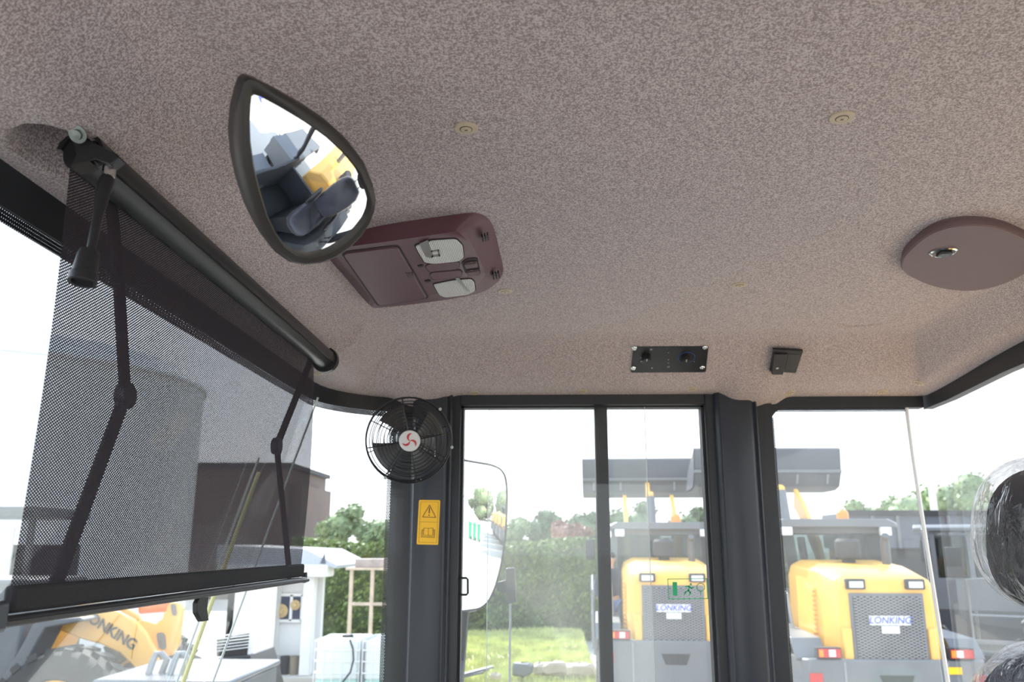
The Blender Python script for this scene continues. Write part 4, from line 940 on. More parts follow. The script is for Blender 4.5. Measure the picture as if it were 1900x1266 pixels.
def tree(name, c, r, h, m, label, n=2600, leaf=.16, seed=1, group='trees on the skyline'):
    rng = random.Random(seed); t = thing(name, label, 'tree', (c[0], c[1], 0), group)
    MB().tube([V(c[0], c[1], 0), V(c[0]+.1, c[1], h*.4), V(c[0], c[1], h*.8)], [.22, .17, .06], 8).build('trunk', M['bark'], t)
    mb = MB(); blobs = []
    for k in range(11):
        a = rng.uniform(0, 6.28); q = rng.uniform(.15, .75); zz = rng.uniform(.32, .95)
        blobs.append((V(c[0]+r*q*math.cos(a), c[1]+r*q*math.sin(a), h*zz-r*.22*(q)), r*rng.uniform(.28, .48)))
    blobs.append((V(c[0], c[1], h*.75), r*.55))
    core = MB()
    for bc_, br in blobs:
        core.ell(bc_, (br*.82, br*.82, br*.72), 10, 7)
        for _ in range(n//len(blobs)):
            d = Vector((rng.gauss(0, 1), rng.gauss(0, 1), rng.gauss(0, 1))).normalized(); p = bc_+d*br*rng.uniform(.75, 1.08); p.z = bc_.z+(p.z-bc_.z)*.85
            mb.v and None; leaves(mb, [p], leaf, rng)
    mb.add(core.v, core.f); mb.build('crown', m, t, fix=False)
    return t
def px2(u, Y): return at(u, 1000, Y=Y).x
def toph(v, Y): return at(950, v, Y=Y).z
ti = 0
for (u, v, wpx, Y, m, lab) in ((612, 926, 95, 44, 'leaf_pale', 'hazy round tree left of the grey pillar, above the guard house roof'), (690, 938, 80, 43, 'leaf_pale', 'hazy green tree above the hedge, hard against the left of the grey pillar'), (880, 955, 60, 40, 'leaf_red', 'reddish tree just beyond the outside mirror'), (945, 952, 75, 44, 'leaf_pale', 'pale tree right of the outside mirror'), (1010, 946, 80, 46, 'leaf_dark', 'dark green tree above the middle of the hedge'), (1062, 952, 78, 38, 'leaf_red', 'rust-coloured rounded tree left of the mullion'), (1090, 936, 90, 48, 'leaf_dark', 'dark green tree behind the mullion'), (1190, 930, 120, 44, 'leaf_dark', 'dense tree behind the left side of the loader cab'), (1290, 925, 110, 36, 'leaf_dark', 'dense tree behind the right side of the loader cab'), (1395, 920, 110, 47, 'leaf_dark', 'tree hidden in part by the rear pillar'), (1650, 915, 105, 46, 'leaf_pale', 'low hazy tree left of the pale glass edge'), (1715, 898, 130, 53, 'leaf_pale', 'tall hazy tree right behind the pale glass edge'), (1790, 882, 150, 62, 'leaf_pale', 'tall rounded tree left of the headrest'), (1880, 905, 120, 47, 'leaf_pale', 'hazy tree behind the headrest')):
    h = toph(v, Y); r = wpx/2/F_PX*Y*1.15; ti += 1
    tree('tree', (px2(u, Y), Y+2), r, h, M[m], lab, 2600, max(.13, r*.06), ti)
def hedge():
    rng = random.Random(5); Y = 27.0; x0, x1 = px2(540, Y), px2(1400, Y)+1; zt = toph(1012, Y)
    hg = thing('hedge', 'long clipped green hedge behind the grass, seen through the windows', 'hedge', ((x0+x1)/2, Y+1, 0))
    mb = MB(); pts = []
    for _ in range(26000):
        f = rng.random()
        if f < .68: p = V(rng.uniform(x0, x1), Y+rng.uniform(-.1, .3)+.25*math.sin(rng.random()*0+0), rng.uniform(.05, zt))
        else: p = V(rng.uniform(x0, x1), Y+rng.uniform(0, 1.6), zt+rng.uniform(-.15, .16))
        p.y += .18*math.sin(p.x*1.7+p.z*2)+.12*math.sin(p.x*4.1-p.z*3.3); p.z += .10*math.sin(p.x*1.3) if p.z > zt-.3 else 0
        pts.append(p)
    leaves(mb, pts, .075, rng); mb.build('leaves', M['leaf_hedge'], hg, fix=False)
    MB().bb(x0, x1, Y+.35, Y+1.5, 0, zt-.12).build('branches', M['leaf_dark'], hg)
hedge()
def grass():
    rng = random.Random(9); Y0_, Y1_ = 17.2, 26.7; gx0, gx1 = -2.3, 1.1
    g = MB(); 
    def hz(x, y): return .10+.22*smooth((y-18)/7)+.05*math.sin(x*1.3+y)
    g.grid(lambda u, v: V(gx0+(gx1-gx0)*u, Y0_+(Y1_-Y0_)*v, hz(gx0+(gx1-gx0)*u, Y0_+(Y1_-Y0_)*v)), 30, 30)
    for _ in range(16000):
        x = rng.uniform(gx0, gx1); y = rng.uniform(Y0_, Y1_); z = hz(x, y); h = rng.uniform(.05, .13)*(1.6 if y < 20.5 and rng.random() < .35 else 1); a = rng.uniform(0, 3.14); w = .012
        dx, dy = math.cos(a)*w*1.6, math.sin(a)*w*1.6
        g.add([V(x-dx, y-dy, z-.01), V(x+dx, y+dy, z-.01), V(x+rng.uniform(-.04, .04), y, z+h)], [(0, 1, 2)])
    o = g.build('grass_verge', M['grass'], None, fix=False); tag(o, 'strip of rough sunlit grass between the kerb and the hedge', 'grass', kind='stuff')
grass()
M['kerb'] = mat('brown_kerb', (.12, .07, .055), .8); M['stone'] = mat('pale_stone', (.50, .42, .34), .85, 0, .2, 5)
tag(MB().bb(-2.3, px2(1070, 17.1), 16.95, 17.2, 0, .16).build('kerb', M['kerb'], bevel=.02), 'low brown kerb along the front of the grass', 'kerb')
rng = random.Random(3)
for k, (u, v, Y, s, lab) in enumerate(((968, 1196, 18.6, .26, 'grey tree-stump-like stone block left of the slabs'), (1005, 1192, 18.9, .22, 'tilted white stone beside the block'), (1031, 1196, 18.8, .26, 'flat pale stone slab in the grass, left of the pair'), (1076, 1196, 18.6, .27, 'flat pale stone slab in the grass next to the mullion'), (918, 1212, 18.2, .10, 'small stone left of the block'))):
    p = at(u, v, Y=Y); mb = MB().ell((p.x, Y, .19+s*.5), (s*(.9 if k in (0, 1) else 1.2), s*.7, s*.55), 9, 6, .6)
    for q in mb.v: q += V(rng.uniform(-.03, .03), rng.uniform(-.03, .03), rng.uniform(-.03, .03))
    tag(mb.build('stone_block', M['stone'] if k else M['lgrey'], ang=20), lab, 'stone', 'stones lying in the grass')
pl_ = thing('timber_stack', 'few grey boards lying by the kerb at the left end of the grass', 'boards', (px2(868, 17.4), 17.5, .22))
for k in range(3): MB().box((px2(868, 17.4)+.1*k-.1, 17.5+.05*k, .32+.04*k), (.9, .12, .035), Matrix.Rotation(.25+.08*k, 3, 'Z') @ Matrix.Rotation(-.18, 3, 'Y')).build('board', M['lgrey'], pl_)

# ---------------------------------------------------------------- guard house
YG = 19.0
def gp(u, v, Y=YG): return at(u, v, Y=Y)
M['navy_glass'] = mat('dark_window_glass', (.03, .04, .09), .1, 0, .1, 3); M['straw'] = mat('straw', (.50, .36, .18), .9, 0, .2, 30, .3, 60); M['render'] = mat('white_render', (.70, .70, .69), .8, 0, .04, 1.5); M['roofsheet'] = mat('pale_roof_sheet', (.42, .44, .47), .5)
YK = YG+.42
gA, g0 = gp(510, 1150).x, gp(420, 1150).x; zt = gp(580, 1071).z; gR = gp(596, 1150, YK).x
gh = thing('guard_house', 'small white gatehouse with an open porch and dark windows beyond the corner of the blind', 'building', ((g0+gR)/2, YG+1, 0))
w = MB(); w.bb(g0, gA, YG, YG+.15, .1, zt); w.bb(gA-.1, gA, YG+.1, YK, .1, zt); w.bb(g0, g0+.15, YG, YG+3, .1, zt)
w.build('wall', M['render'], gh)
MB().bb(gA-.1, gR, YK, YK+.12, .1, zt).build('porch_wall', M['render'], gh)
MB().bb(gp(560, 1150).x, gp(580, 1150).x, YG-.02, YG+.25, .1, zt).build('porch_post', M['render'], gh, bevel=.02)
MB().bb(g0-.2, gp(611, 1050).x, YG-.25, YG+.5, zt, gp(600, 1048).z).build('lintel', M['render'], gh, bevel=.04)
rz = gp(600, 1048).z
MB().prism([V(g0-.3, YG-.1, rz), V(gp(606, 1040).x, YG-.1, rz-.02), V(gp(626, 1055).x, YG-.1, rz-.08), V(gp(628, 1050).x, YG-.1, rz-.01), V(gp(570, 1022).x, YG-.1, rz+.33), V(g0-.3, YG-.1, rz+.42)], V(0, 3.4, 0)).build('roof', M['roofsheet'], gh)
MB().prism([gp(594, 1046, YG-.12), gp(602, 1026, YG-.12), gp(604, 1046, YG-.12)], V(0, .05, 0)).build('roof_flag', M['lblue'], gh)
wz0, wz1 = gp(540, 1152, YK).z, gp(540, 1104, YK).z; wx0, wx1 = gp(514, 1130, YK).x, gp(562, 1130, YK).x
wf = MB().bb(wx0, wx1, YK-.05, YK, wz0, wz1).build('window', M['navy_glass'], gh)
for x_ in (wx0, wx0*.42+wx1*.58, wx1): MB().bb(x_-.03, x_+.03, YK-.09, YK-.04, wz0, wz1).build('window_bar', M['white'], wf)
for z_ in (wz0, wz1): MB().bb(wx0, wx1, YK-.09, YK-.04, z_-.03, z_+.03).build('window_bar', M['white'], wf)
MB().bb(g0-.1, gR+.1, YG-.3, YG+3, 0, .1).build('plinth', M['concrete'], gh)
dr = MB().bb(gp(583, 1150, YG+.6).x, gp(594, 1150, YG+.6).x, YG+.6, YG+.68, gp(590, 1196, YG+.6).z, zt).build('side_glazing', M['navy_glass'], gh)
MB().bb(gp(593.5, 1150, YG+.6).x, gp(597.5, 1150, YG+.6).x, YG+.58, YG+.70, gp(590, 1199, YG+.6).z, zt).build('glazing_frame', M['white'], dr)
for u, v, rr, lab in ((522, 1134, .15, 'round straw hat hanging on the left of the gatehouse window'), (548, 1123, .11, 'smaller straw hat hanging on the right of the gatehouse window')):
    p = gp(u, v, YK-.10); tag(MB().lathe(p, V(0, -1, 0), [(0, 0), (rr, 0), (rr, .01), (rr*.5, .03), (rr*.4, .07), (0, .08)], 24).build('straw_hat', M['straw']), lab, 'hat', 'straw hats on the gatehouse wall')
M['bucketw'] = mat('grey_plastic_pail', (.42, .45, .48), .5); M['pailb'] = mat('brown_pail', (.20, .16, .12), .6)
for u, rr, m, lab in ((512, .125, 'bucketw', 'pale grey pail, leftmost in the gatehouse porch'), (531, .10, 'dark', 'dark pail in the middle of the gatehouse porch'), (548, .11, 'pailb', 'brown container on the right of the gatehouse porch')):
    YP = YG+.20; p = gp(u, 1200, YP); t = thing('pail', lab, 'pail', (p.x, YP, .10)); MB().lathe((p.x, YP, .10), (0, 0, 1), [(0, 0), (rr*.8, 0), (rr, .38), (rr*.93, .38), (rr*.75, .03), (0, .03)], 20).build('body', M[m], t)
    MB().tube([V(p.x-rr, YP, .47), V(p.x-rr*.6, YP-.03, .37), V(p.x+rr*.6, YP-.03, .37), V(p.x+rr, YP, .47)], .008, 6).build('handle', M['steelbright'], t)

# ---------------------------------------------------------------- IBC tanks and rusty rack
M['ibc'] = mat('milky_white_plastic', (.66, .70, .68), .4, 0, .04, 4); M['ibcg'] = mat('greenish_liquid_level', (.36, .55, .48), .4, 0, .06, 4); M['rust'] = mat('rusty_cream_steel', (.50, .40, .30), .8, 0, .35, 6)
def ibc(x, y, label, cap=True):
    t = thing('intermediate_tank', label, 'tank', (x, y, 0), 'white caged liquid tanks'); hw_ = .42
    MB().bb(x-hw_, x+hw_, y-.6, y+.6, 0, .13).build('pallet', M['steelbright'], t)
    MB().bb(x-hw_+.03, x+hw_-.03, y-.57, y+.57, .42, 1.13).build('tank', M['ibc'], t, bevel=.07, seg=4); MB().bb(x-hw_+.035, x+hw_-.035, y-.565, y+.565, .15, .44).build('filled_part', M['ibcg'], t, bevel=.04)
    MB().lathe((x+.05, y, 1.12), (0, 0, 1), [(0, 0), (.11, 0), (.11, .05), (0, .05)], 20).build('filler_cap', M['dark'], t)
    cgm = MB()
    for z in (.16, .36, .56, .76, .96, 1.12): cgm.tube([V(x-hw_, y-.6, z), V(x+hw_, y-.6, z), V(x+hw_, y+.6, z), V(x-hw_, y+.6, z)], .011, 6, closed=True)
    for k in range(6):
        xx = x-hw_+.4*hw_*k
        for yy in (y-.6, y+.6): cgm.cyl((xx, yy, .13), (xx, yy, 1.12), .009, 6)
    for k in range(1, 6):
        yy = y-.6+.2*k
        for xx in (x-hw_, x+hw_): cgm.cyl((xx, yy, .13), (xx, yy, 1.12), .009, 6)
    cgm.build('cage', M['white'], t)
    return t
Yi = 16.5
ibc(at(633, 1200, Y=Yi).x, Yi+.3, 'white caged liquid tank with a black hose and green liquid in it')
ibc(at(633, 1200, Y=Yi).x+.90, Yi+.3, 'white caged liquid tank partly hidden behind the grey pillar')
hx = at(655, 1190, Y=Yi-.35).x
tag(MB().tube([at(649, 1187, Y=Yi-.32), at(655, 1205, Y=Yi-.38), at(656, 1225, Y=Yi-.40), at(650, 1248, Y=Yi-.42), at(636, 1266, Y=Yi-.42), at(620, 1290, Y=Yi-.42)], .016, 8).build('hose', M['rubber']), 'black hose hanging down the front of the left caged tank', 'hose')
Yr = 17.6
rk = thing('rack', 'rusty cream steel rack standing behind the white tanks', 'rack', (at(680, 1100, Y=Yr).x, Yr+.4, 0))
x0_, x1_ = at(651, 1100, Y=Yr).x, at(720, 1100, Y=Yr).x; zt_ = at(660, 1058, Y=Yr).z
for xx in (x0_, at(690, 1100, Y=Yr).x, x1_+.4):
    for yy in ((Yr, Yr+.8) if xx == x1_+.4 else (Yr,)): MB().bb(xx-.035, xx+.035, yy-.035, yy+.035, 0, zt_).build('post', M['rust'], rk)
MB().bb(x0_-.12, x1_+.5, Yr-.06, Yr+.9, zt_, zt_+.05).build('shelf', M['rust'], rk); zz = at(660, 1121, Y=Yr).z; MB().bb(x0_, x1_+.4, Yr-.03, Yr+.03, zz-.03, zz+.03).build('rail', M['rust'], rk)
tag(MB().bb(at(658, 1050, Y=Yr).x, x1_+.4, Yr, Yr+.8, zt_+.052, zt_+.22).build('weathered_crate', mat('weathered_wood', (.36, .30, .27), .9, 0, .3, 8), bevel=.01), 'weathered flat crate lying on top of the rusty rack', 'crate')

# ---------------------------------------------------------------- grey cabinet and louvred box in front of the machine
def box_at(name, lab, cat, u0, u1, vtop, Y, depth, m, parts=None):
    x0, x1 = at(u0, vtop, Y=Y).x, at(u1, vtop, Y=Y).x; zt = at((u0+u1)/2, vtop, Y=Y).z
    t = thing(name, lab, cat, ((x0+x1)/2, Y+depth/2, 0)); return t, x0, x1, zt
t, x0, x1, zt = box_at('machine_cabinet', 'grey steel cabinet with a shiny flat lid at the bottom of the windscreen', 'cabinet', 178, 425, 1262, 7.2, 1.0, None)
MB().bb(x0, x1, 7.2, 8.5, 0, zt-.05).build('body', M['lgrey'], t, bevel=.03); M['lid'] = mat('shiny_grey_lid', (.14, .15, .165), .25, 0, .1, 2); MB().bb(x0-.02, x1+.02, 7.17, 8.53, zt-.05, zt).build('lid', M['lid'], t, bevel=.02)
hb = MB(); 
for du in (0, 40):
    hb.tube([at(262+du, 1290, Y=7.5), at(284+du, 1226, Y=7.55), at(290+du, 1214, Y=7.6), at(300+du, 1214, Y=7.6), at(310+du, 1224, Y=7.6), at(300+du, 1250, Y=7.6)], .03, 8)
hb.build('grab_bar', M['steelbright'], t)
M['blackp'] = mat('black_gloss_paint', (.008, .008, .01), .3)
t, x0, x1, zt = box_at('louvred_box', 'dark sloping box with pale louvre slats beside the gatehouse', 'box', 404, 464, 1216, 9.0, 1.0, None)
MB().prism([V(x0, 9.0, 0), V(x1+.62, 9.0, 0), V(x1, 9.0, zt), V(x0, 9.0, zt-.03)], V(0, .8, 0)).build('body', M['blackp'], t, bevel=.01)
for k in range(6): MB().prism([at(400, 1210-5.5*k, Y=9.1), at(464, 1202-5.5*k, Y=9.1), at(465, 1200.6-5.5*k, Y=9.1), at(400, 1208.6-5.5*k, Y=9.1)], V(0, .05, 0)).build('louvre', M['white'], t)
MB().prism([at(463, 1176, Y=9.12), at(472, 1178, Y=9.12), at(466, 1218, Y=9.12), at(459, 1217, Y=9.12)], V(0, .05, 0)).build('end_frame', M['white'], t)
MB().prism([at(402, 1186, Y=9.2), at(466, 1175, Y=9.2), at(463, 1214, Y=9.2), at(402, 1219, Y=9.2)], V(0, .03, 0)).build('backing', M['blackp'], t)

# ---------------------------------------------------------------- silo, brick block, canopy
Ys = 34.0
M['silo'] = mat('weathered_pale_silo', (.86, .87, .86), .8, 0, .03, .5, .2, 3)
xc = at(30, 800, Y=Ys).x; rs = (at(346, 800, Y=Ys).x-xc); hs = at(60, 592, Y=Ys-rs).z-.9
sl = thing('silo', 'huge pale cylindrical storage silo behind the blind on the left', 'silo', (xc, Ys, 0))
MB().lathe((xc, Ys, 0), (0, 0, 1), [(0, 0), (rs, 0), (rs, hs), (0, hs)], 72).build('shell', M['silo'], sl)
MB().lathe((xc, Ys, hs), (0, 0, 1), [(0, 0), (rs+.12, 0), (rs+.12, .12), (rs*.97, .2), (rs*.9, .9), (0, 1.6)], 72).build('cap', M['silo'], sl)
M['brick'] = mat('dark_brown_brick', (.12, .085, .075), .9, 0, .2, 2)
Yb = 46.0; bx = [at(u, 900, Y=Yb).x for u in (300, 535, 556)]; bz = [at(450, v, Y=Yb).z for v in (868, 898)]
bk = thing('brick_building', 'long dark brick building seen through the perforated blind', 'building', ((bx[0]+bx[1])/2, Yb+4, 0))
MB().bb(bx[0], bx[1], Yb, Yb+8, 0, bz[0]).build('wall', M['brick'], bk); MB().bb(bx[1], bx[2], Yb+.5, Yb+7, 0, bz[1]).build('wing', M['brick'], bk)
MB().bb(bx[0]-.3, bx[1]+.2, Yb-.3, Yb+8.3, bz[0], bz[0]+.25).build('roof', M['dark'], bk)
Yc = 20.0
cn = thing('canopy', 'dark flat canopy over pale sheeting at the left edge below the silo', 'canopy', (at(20, 1000, Y=Yc).x, Yc+1, 0))
cx0, cx1 = at(-120, 950, Y=Yc).x, at(66, 950, Y=Yc).x; czz = at(20, 940, Y=Yc).z
MB().bb(cx0, cx1, Yc, Yc+2.5, czz-.25, czz).build('roof', M['lgrey'], cn, bevel=.03)
for xx in (cx0+.2, cx1-.2): MB().bb(xx-.06, xx+.06, Yc+.2, Yc+.32, 0, czz-.2).build('post', M['steelbright'], cn)
MB().bb(cx0+.3, at(24, 1000, Y=Yc+.5).x, Yc+.5, Yc+.56, .9, czz-.5).build('sheet', M['render'], cn); MB().bb(at(30, 1000, Y=Yc).x, cx1-.3, Yc+.5, Yc+.56, 1.1, czz-.3).build('sheet', M['roofsheet'], cn)
MB().bb(cx0, cx1, Yc+1.4, Yc+2.2, 0, czz-.9).build('machinery', M['dark'], cn)

# ---------------------------------------------------------------- long steel body, scrap and poles on the right
Yt = 27.0; tx0, tx1 = at(1574, 1000, Y=Yt).x, at(1830, 1000, Y=Yt).x; tz = at(1700, 951, Y=Yt).z
tb = thing('steel_container', 'long blue-grey steel container behind the loaders on the right', 'container', ((tx0+tx1)/2, Yt+1.2, 0))
MB().bb(tx0, tx1+2, Yt, Yt+2.4, at(1700, 1018, Y=Yt).z, tz).build('body', M['lblue'], tb, bevel=.03)
for k in range(9): x_ = tx0+(tx1+2-tx0)*k/8; MB().bb(x_-.05, x_+.05, Yt-.06, Yt, at(1700, 1018, Y=Yt).z, tz).build('rib', M['lgrey'], tb)
MB().bb(tx0, tx1+2, Yt-.08, Yt, tz-.1, tz+.06).build('top_rail', M['dark'], tb); MB().bb(tx0+.1, tx1+1.9, Yt+.2, Yt+2.2, 0, at(1700, 1018, Y=Yt).z).build('undercarriage', M['dark'], tb)
M['pole'] = mat('pale_concrete_pole', (.55, .55, .54), .8)
for u, vt, Y, r, lab in ((1611, 886, 60, .16, 'thin pale utility pole left of the glass edge'), (1728, 752, 45, .22, 'tall pale utility pole right of the glass edge')):
    x_ = at(u, 900, Y=Y).x; z_ = at(u, vt, Y=Y).z
    t = thing('utility_pole', lab, 'pole', (x_, Y, 0)); MB().cyl((x_, Y, 0), (x_, Y, z_), r, 10, r*.6).build('shaft', M['pole'], t); MB().box((x_, Y, z_-.6), (1.8, .1, .12)).build('crossarm', M['pole'], t)

# ---------------------------------------------------------------- exterior mirror outside the sliding window
YM = 2.28
moutl = [(800, 838), (858, 851), (905, 859), (922, 866), (931, 880), (933, 905), (930, 960), (926, 1010), (920, 1052), (912, 1090), (900, 1120), (884, 1134), (850, 1139), (800, 1142)]
mo = thing('exterior_mirror', 'large black-framed wing mirror outside the sliding window', 'mirror', at(870, 1000, Y=YM))
MNN = V(.735, -.677, -.072).normalized(); mc0 = at(870, 1000, Y=YM)
OM = [on_plane(u, v, mc0, MNN) for u, v in moutl]; mcen = sum(OM, Vector())/len(OM); OM = roundpoly(OM, .02, 3)
RW = 1.5; dmw = max((p-mcen).length for p in OM)*.957
MB().loft([[p+MNN*(.003+(dmw**2-(p-mcen).length**2)/(2*RW)) for p in [mcen+(q-mcen)*.955 for q in OM]], [p+MNN*(.007+(dmw**2-(p-mcen).length**2)/(2*RW)) for p in [mcen+(q-mcen)*.975 for q in OM]], [p+MNN*.004 for p in OM], [p-MNN*.03 for p in OM], [mcen+(q-mcen)*.8-MNN*.06 for q in OM]], cap0=False).build('housing', M['mplastic'], mo, ang=40)
IM = [mcen+(q-mcen)*.957 for q in OM]; ml = []
for k in range(14): s = 1-k/13*.998; ml.append([mcen+(p-mcen)*s+MNN*(.003+(dmw**2-(s*(p-mcen).length)**2)/(2*RW)) for p in IM])
MB().loft(ml, cap0=False).build('mirror_glass', M['mirror'], mo, ang=180)
bkx = thing('mirror_bracket', 'small black clamp bracket right of the wing mirror outside the sliding window', 'bracket', at(948, 1087, Y=2.8))
YM2 = 2.8
MB().prism(roundpoly([at(u, v, Y=YM2-.02) for u, v in ((938, 1055), (955, 1054), (958, 1118), (941, 1121))], .006), V(0, .03, 0)).build('clamp', M['plastic'], bkx, bevel=.002)
MB().prism([at(u, v, Y=YM2) for u, v in ((920, 1082), (940, 1076), (940, 1100), (922, 1098))], V(0, .02, 0)).build('neck', M['plastic'], bkx, bevel=.001)
for v in (1063, 1111): MB().lathe(at(945, v, Y=YM2-.02), V(0, -1, 0), [(0, 0), (.006, 0), (.006, .003), (0, .003)], 12).build('screw', M['seal'], bkx)
MB().tube([at(947, 1118, Y=YM2), at(946, 1200, Y=YM2), at(944, 1500, Y=YM2)], .0035, 8).build('mirror_rod', M['steelbright'], bkx)
MB().tube([at(862, 1136, Y=YM+.02), at(855, 1230, Y=YM+.04), at(840, 1400, Y=YM-.2)], .012, 8).build('mirror_stalk', M['plastic'], mo)

# ---------------------------------------------------------------- person on the loader step, built in place of a pane reflection
M['jeans'] = mat('blue_jeans', (.10, .15, .30), .9, 0, .2, 20); M['shirt'] = mat('dark_navy_jacket', (.03, .035, .06), .9); M['skin'] = mat('skin', (.55, .33, .22), .55); M['hair'] = mat('black_hair', (.015, .012, .01), .6)
def person(x, y, z, label, H=1.70, mshirt='shirt', mleg='jeans', face=0.0):
    t = thing('person', label, 'person', (x, y, z)); s = H/1.7
    J = {'pel': (0, 0, .92, .13), 'wai': (0, 0, 1.08, .125), 'che': (0, .0, 1.28, .155), 'nk0': (0, 0, 1.43, .07), 'nk1': (0, -.01, 1.50, .052), 'hd0': (0, -.015, 1.57, .085), 'hd1': (0, -.01, 1.645, .075),
         'hl': (-.09, 0, .86, .10), 'kl': (-.10, -.03, .48, .065), 'al': (-.10, .01, .10, .043), 'tl': (-.11, -.13, .035, .035), 'hr': (.09, 0, .86, .10), 'kr': (.10, -.06, .49, .065), 'ar': (.11, .02, .10, .043), 'tr': (.12, -.12, .035, .035),
         'sl': (-.18, 0, 1.38, .065), 'el': (-.25, .0, 1.12, .045), 'wl': (-.22, -.16, .96, .03), 'ml': (-.21, -.23, .93, .03), 'sr': (.18, 0, 1.38, .065), 'er': (.27, .02, 1.12, .045), 'wr': (.27, -.10, .90, .03), 'mr': (.27, -.13, .83, .03)}
    E = [('pel', 'wai'), ('wai', 'che'), ('che', 'nk0'), ('nk0', 'nk1'), ('nk1', 'hd0'), ('hd0', 'hd1'), ('pel', 'hl'), ('hl', 'kl'), ('kl', 'al'), ('al', 'tl'), ('pel', 'hr'), ('hr', 'kr'), ('kr', 'ar'), ('ar', 'tr'), ('che', 'sl'), ('sl', 'el'), ('el', 'wl'), ('wl', 'ml'), ('che', 'sr'), ('sr', 'er'), ('er', 'wr'), ('wr', 'mr')]
    def skin(name, keys, m, grow=1.0):
        ks = [k for k in J if k in keys]; me = bpy.data.meshes.new(name); me.from_pydata([Vector(J[k][:3])*s for k in ks], [(ks.index(a), ks.index(b)) for a, b in E if a in ks and b in ks], [])
        me.materials.append(m); ob = bpy.data.objects.new(name, me); COL.objects.link(ob); ob.parent = t; sm = ob.modifiers.new('skin', 'SKIN')
        if not me.skin_vertices: 
            bm = bmesh.new(); bm.from_mesh(me); bm.verts.layers.skin.verify(); bm.to_mesh(me); bm.free()
        for i, k in enumerate(ks): me.skin_vertices[0].data[i].radius = (J[k][3]*s*grow, J[k][3]*s*grow*(.75 if k in ('pel', 'wai', 'che') else 1)); me.skin_vertices[0].data[i].use_root = (i == 0)
        sm.use_smooth_shade = True; sb = ob.modifiers.new('sub', 'SUBSURF'); sb.levels = 2; sb.render_levels = 2; ORIG[ob.name] = (x, y, z); return ob
    skin('body', list(J), M['skin']); skin('jacket', ['wai', 'che', 'nk0', 'sl', 'el', 'wl', 'sr', 'er', 'wr', 'pel'], M[mshirt], 1.28); skin('trousers', ['pel', 'hl', 'kl', 'al', 'hr', 'kr', 'ar'], M[mleg], 1.12)
    MB().ell(V(x, y+.02, z+1.66*s), (.088*s, .10*s, .075*s), 20, 12).build('hair', M['hair'], t); 
    fx = MB()
    for sx in (-1, 1): fx.ell(V(x+sx*.032*s, y-.088*s, z+1.615*s), (.012, .008, .007), 8, 6)
    fx.build('eyes', M['hair'], t); MB().ell(V(x, y-.10*s, z+1.585*s), (.012, .018, .02), 8, 6).build('nose', M['skin'], t); MB().ell(V(x, y-.088*s, z+1.55*s), (.024, .008, .006), 8, 6).build('mouth', M['red'], t)
    for sx in (-1, 1): MB().ell(V(x+sx*.083*s, y-.005, z+1.60*s), (.010, .02, .03), 8, 6).build('ear', M['skin'], t)
    for sx, hx, hy, hz in ((-1, -.21, -.23, .93), (1, .27, -.13, .83)):
        hm_ = MB()
        for f_ in range(4): hm_.tube([V(x+hx-.024+.016*f_, y+hy-.01, z+hz*s-.02), V(x+hx-.024+.016*f_, y+hy-.03, z+hz*s-.055), V(x+hx-.022+.015*f_, y+hy-.02, z+hz*s-.085+.006*abs(f_-1.5))], [.009, .008, .006], 6)
        hm_.tube([V(x+hx-sx*.03, y+hy, z+hz*s), V(x+hx-sx*.045, y+hy-.03, z+hz*s-.03)], [.010, .008], 6); hm_.build('fingers', M['skin'], t)
    return t
pxn = at(1124, 1100, Y=14.6).x
person(pxn+.10, 14.75, 1.05, 'added figure in jacket and jeans standing in for a window reflection behind the mullion', 1.68)

# ---------------------------------------------------------------- what the two mirrors show behind and to the right
M['bing'] = mat('green_bin_plastic', (.04, .42, .20), .5)
def bin_(x, y, lab, grp='green wheelie bins'):
    t = thing('wheelie_bin', lab, 'bin', (x, y, 0), grp)
    MB().loft([[V(x+a*.25*k, y+b*.28*k, z) for a, b in ((-1, -1), (1, -1), (1, 1), (-1, 1))] for k, z in ((.8, .08), (1.1, 1.0))]).build('body', M['bing'], t, bevel=.03); MB().bb(x-.3, x+.3, y-.33, y+.33, 1.0, 1.08).build('lid', M['bing'], t, bevel=.02)
    for s in (-1, 1): MB().cyl((x+s*.22-.03, y+.25, .1), (x+s*.22+.03, y+.25, .1), .1, 14).build('wheel', M['rubber'], t)
    return t
for i, (x, y, lab) in enumerate(((24, -.9, 'green wheelie bin, leftmost of the row in the wing mirror'), (24, 0.0, 'green wheelie bin, middle of the row in the wing mirror'), (24, .9, 'green wheelie bin, rightmost of the row in the wing mirror'))): bin_(x, y, lab)
lr = make_loader('yellow wheel loader nearest in the row reflected in the wing mirror', 'loaders parked across the yard', raised=False, text_on=False, simple=True)
lr.location = (16.5, 4.6, 0); lr.rotation_euler = (0, 0, 0)
names = ['second one', 'third one', 'fourth one', 'last one']
for i in range(4):
    c = dup(lr); c.location = (19.7+3.2*i, 4.3-.3*i, 0); c['label'] = 'yellow wheel loader, '+names[i]+' in the row reflected in the wing mirror'
for i, (x, y, a, w_) in enumerate(((9, -13, 10, 'leftmost'), (13, -12, 8, 'second from the left'), (17, -10.5, 6, 'second from the right'), (21, -9, 0, 'rightmost'))):
    c = dup(lr); c.location = (x, y, 0); c.rotation_euler = (0, 0, math.radians(180+a)); c['label'] = 'yellow wheel loader, '+w_+' of the row seen in the small convex mirror'; c['group'] = 'loaders across the yard behind the photographer'
for i in range(4): bin_(5.2+.8*i, -9.5, 'green wheelie bin, %s of the four in the small convex mirror' % ('leftmost', 'second', 'third', 'rightmost')[i], 'green bins by the yard edge')
person(3.6, -4.6, 0, 'person in blue overalls standing in the yard, seen in the small convex mirror', 1.72, 'blueletter', 'blueletter')
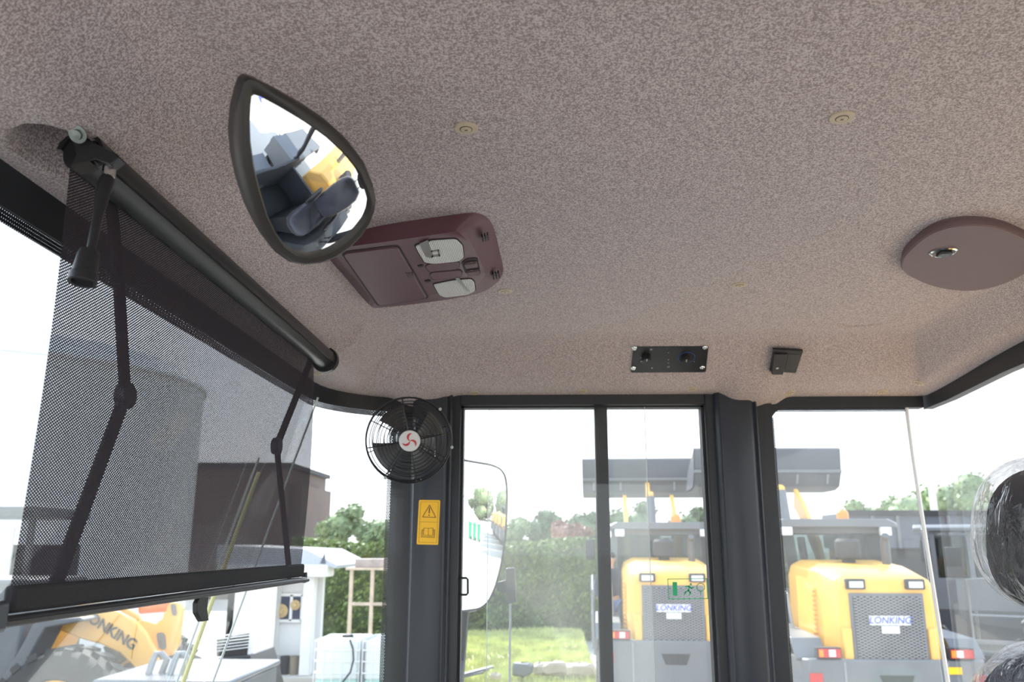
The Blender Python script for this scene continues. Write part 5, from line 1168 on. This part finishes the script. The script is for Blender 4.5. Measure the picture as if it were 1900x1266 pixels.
for i, (x, y) in enumerate(((62, 11), (66, 0), (63, -11), (60, -23), (58, 23))):
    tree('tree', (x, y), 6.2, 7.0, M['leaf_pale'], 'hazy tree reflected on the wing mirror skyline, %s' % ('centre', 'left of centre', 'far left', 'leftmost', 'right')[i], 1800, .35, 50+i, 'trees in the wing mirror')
wb = thing('warehouse', 'long white warehouse at the far end of the yard in the wing mirror', 'building', (46, -12, 0))
MB().bb(42, 50, -22, -4, 0, 5).build('wall', M['render'], wb); MB().bb(41.7, 50.3, -22.3, -3.7, 5, 5.4).build('roof', M['roofsheet'], wb)
# ---------------------------------------------------------------- the machine the cab belongs to
own = thing('carrier_machine', 'yellow rear hood and dark added light-blocking platforms of the machine carrying this cab', 'machine body', (1.6, 1.05, 0))
MB().loft([[V(x, y*k+1.05*(1-k), z) for y, z in ((.42, 1.1), (1.68, 1.1), (1.66, 2.0), (1.45, 2.18), (.65, 2.18), (.44, 2.0))] for x, k in ((1.02, 1), (2.6, .95), (2.75, .88))]).build('hood', M['loader'], own, bevel=.03)
MB().cyl((1.7, .8, 2.16), (1.7, .8, 2.42), .06, 16).build('exhaust_pipe', M['lgrey'], own)
MB().lathe((1.3, 1.15, 2.16), (0, 0, 1), [(0, 0), (.08, 0), (.08, .04), (.13, .06), (.13, .2), (.1, .23), (0, .23)], 24).build('air_cleaner', M['dark'], own)
MB().bb(-.7, 1.0, -.75, .12, 1.06, 1.12).build('added_near_platform', M['lgrey'], own, bevel=.01)  # added to keep ground light off the near part of the ceiling
MB().prism([V(x, -.80, z) for x, z in ((1.05, 1.15), (1.2, 1.65), (2.4, 1.7), (2.7, 1.3), (2.6, 1.28), (2.35, 1.62), (1.25, 1.58), (1.12, 1.13))], V(0, .85, 0)).build('added_near_fender', M['lgrey'], own, bevel=.01)  # added with the platform to cut light on the near side
MB().bb(-3.2, 3.0, .6, 1.5, .6, 1.05).build('chassis', M['lgrey'], own, bevel=.03)
for s, y in ((-1, -.45), (1, 2.55)):
    for x in (1.85, -1.6): sidewheel(x, y, .78, .78, .5, own)
struct(MB().bb(XF-.1, XR+.05, YN-.03, YN+.02, CZ-1.66, CZ-.70).build('wall_left', M['cabgrey'], bevel=.01))  # added lower wall, blocks steep light off the near ground
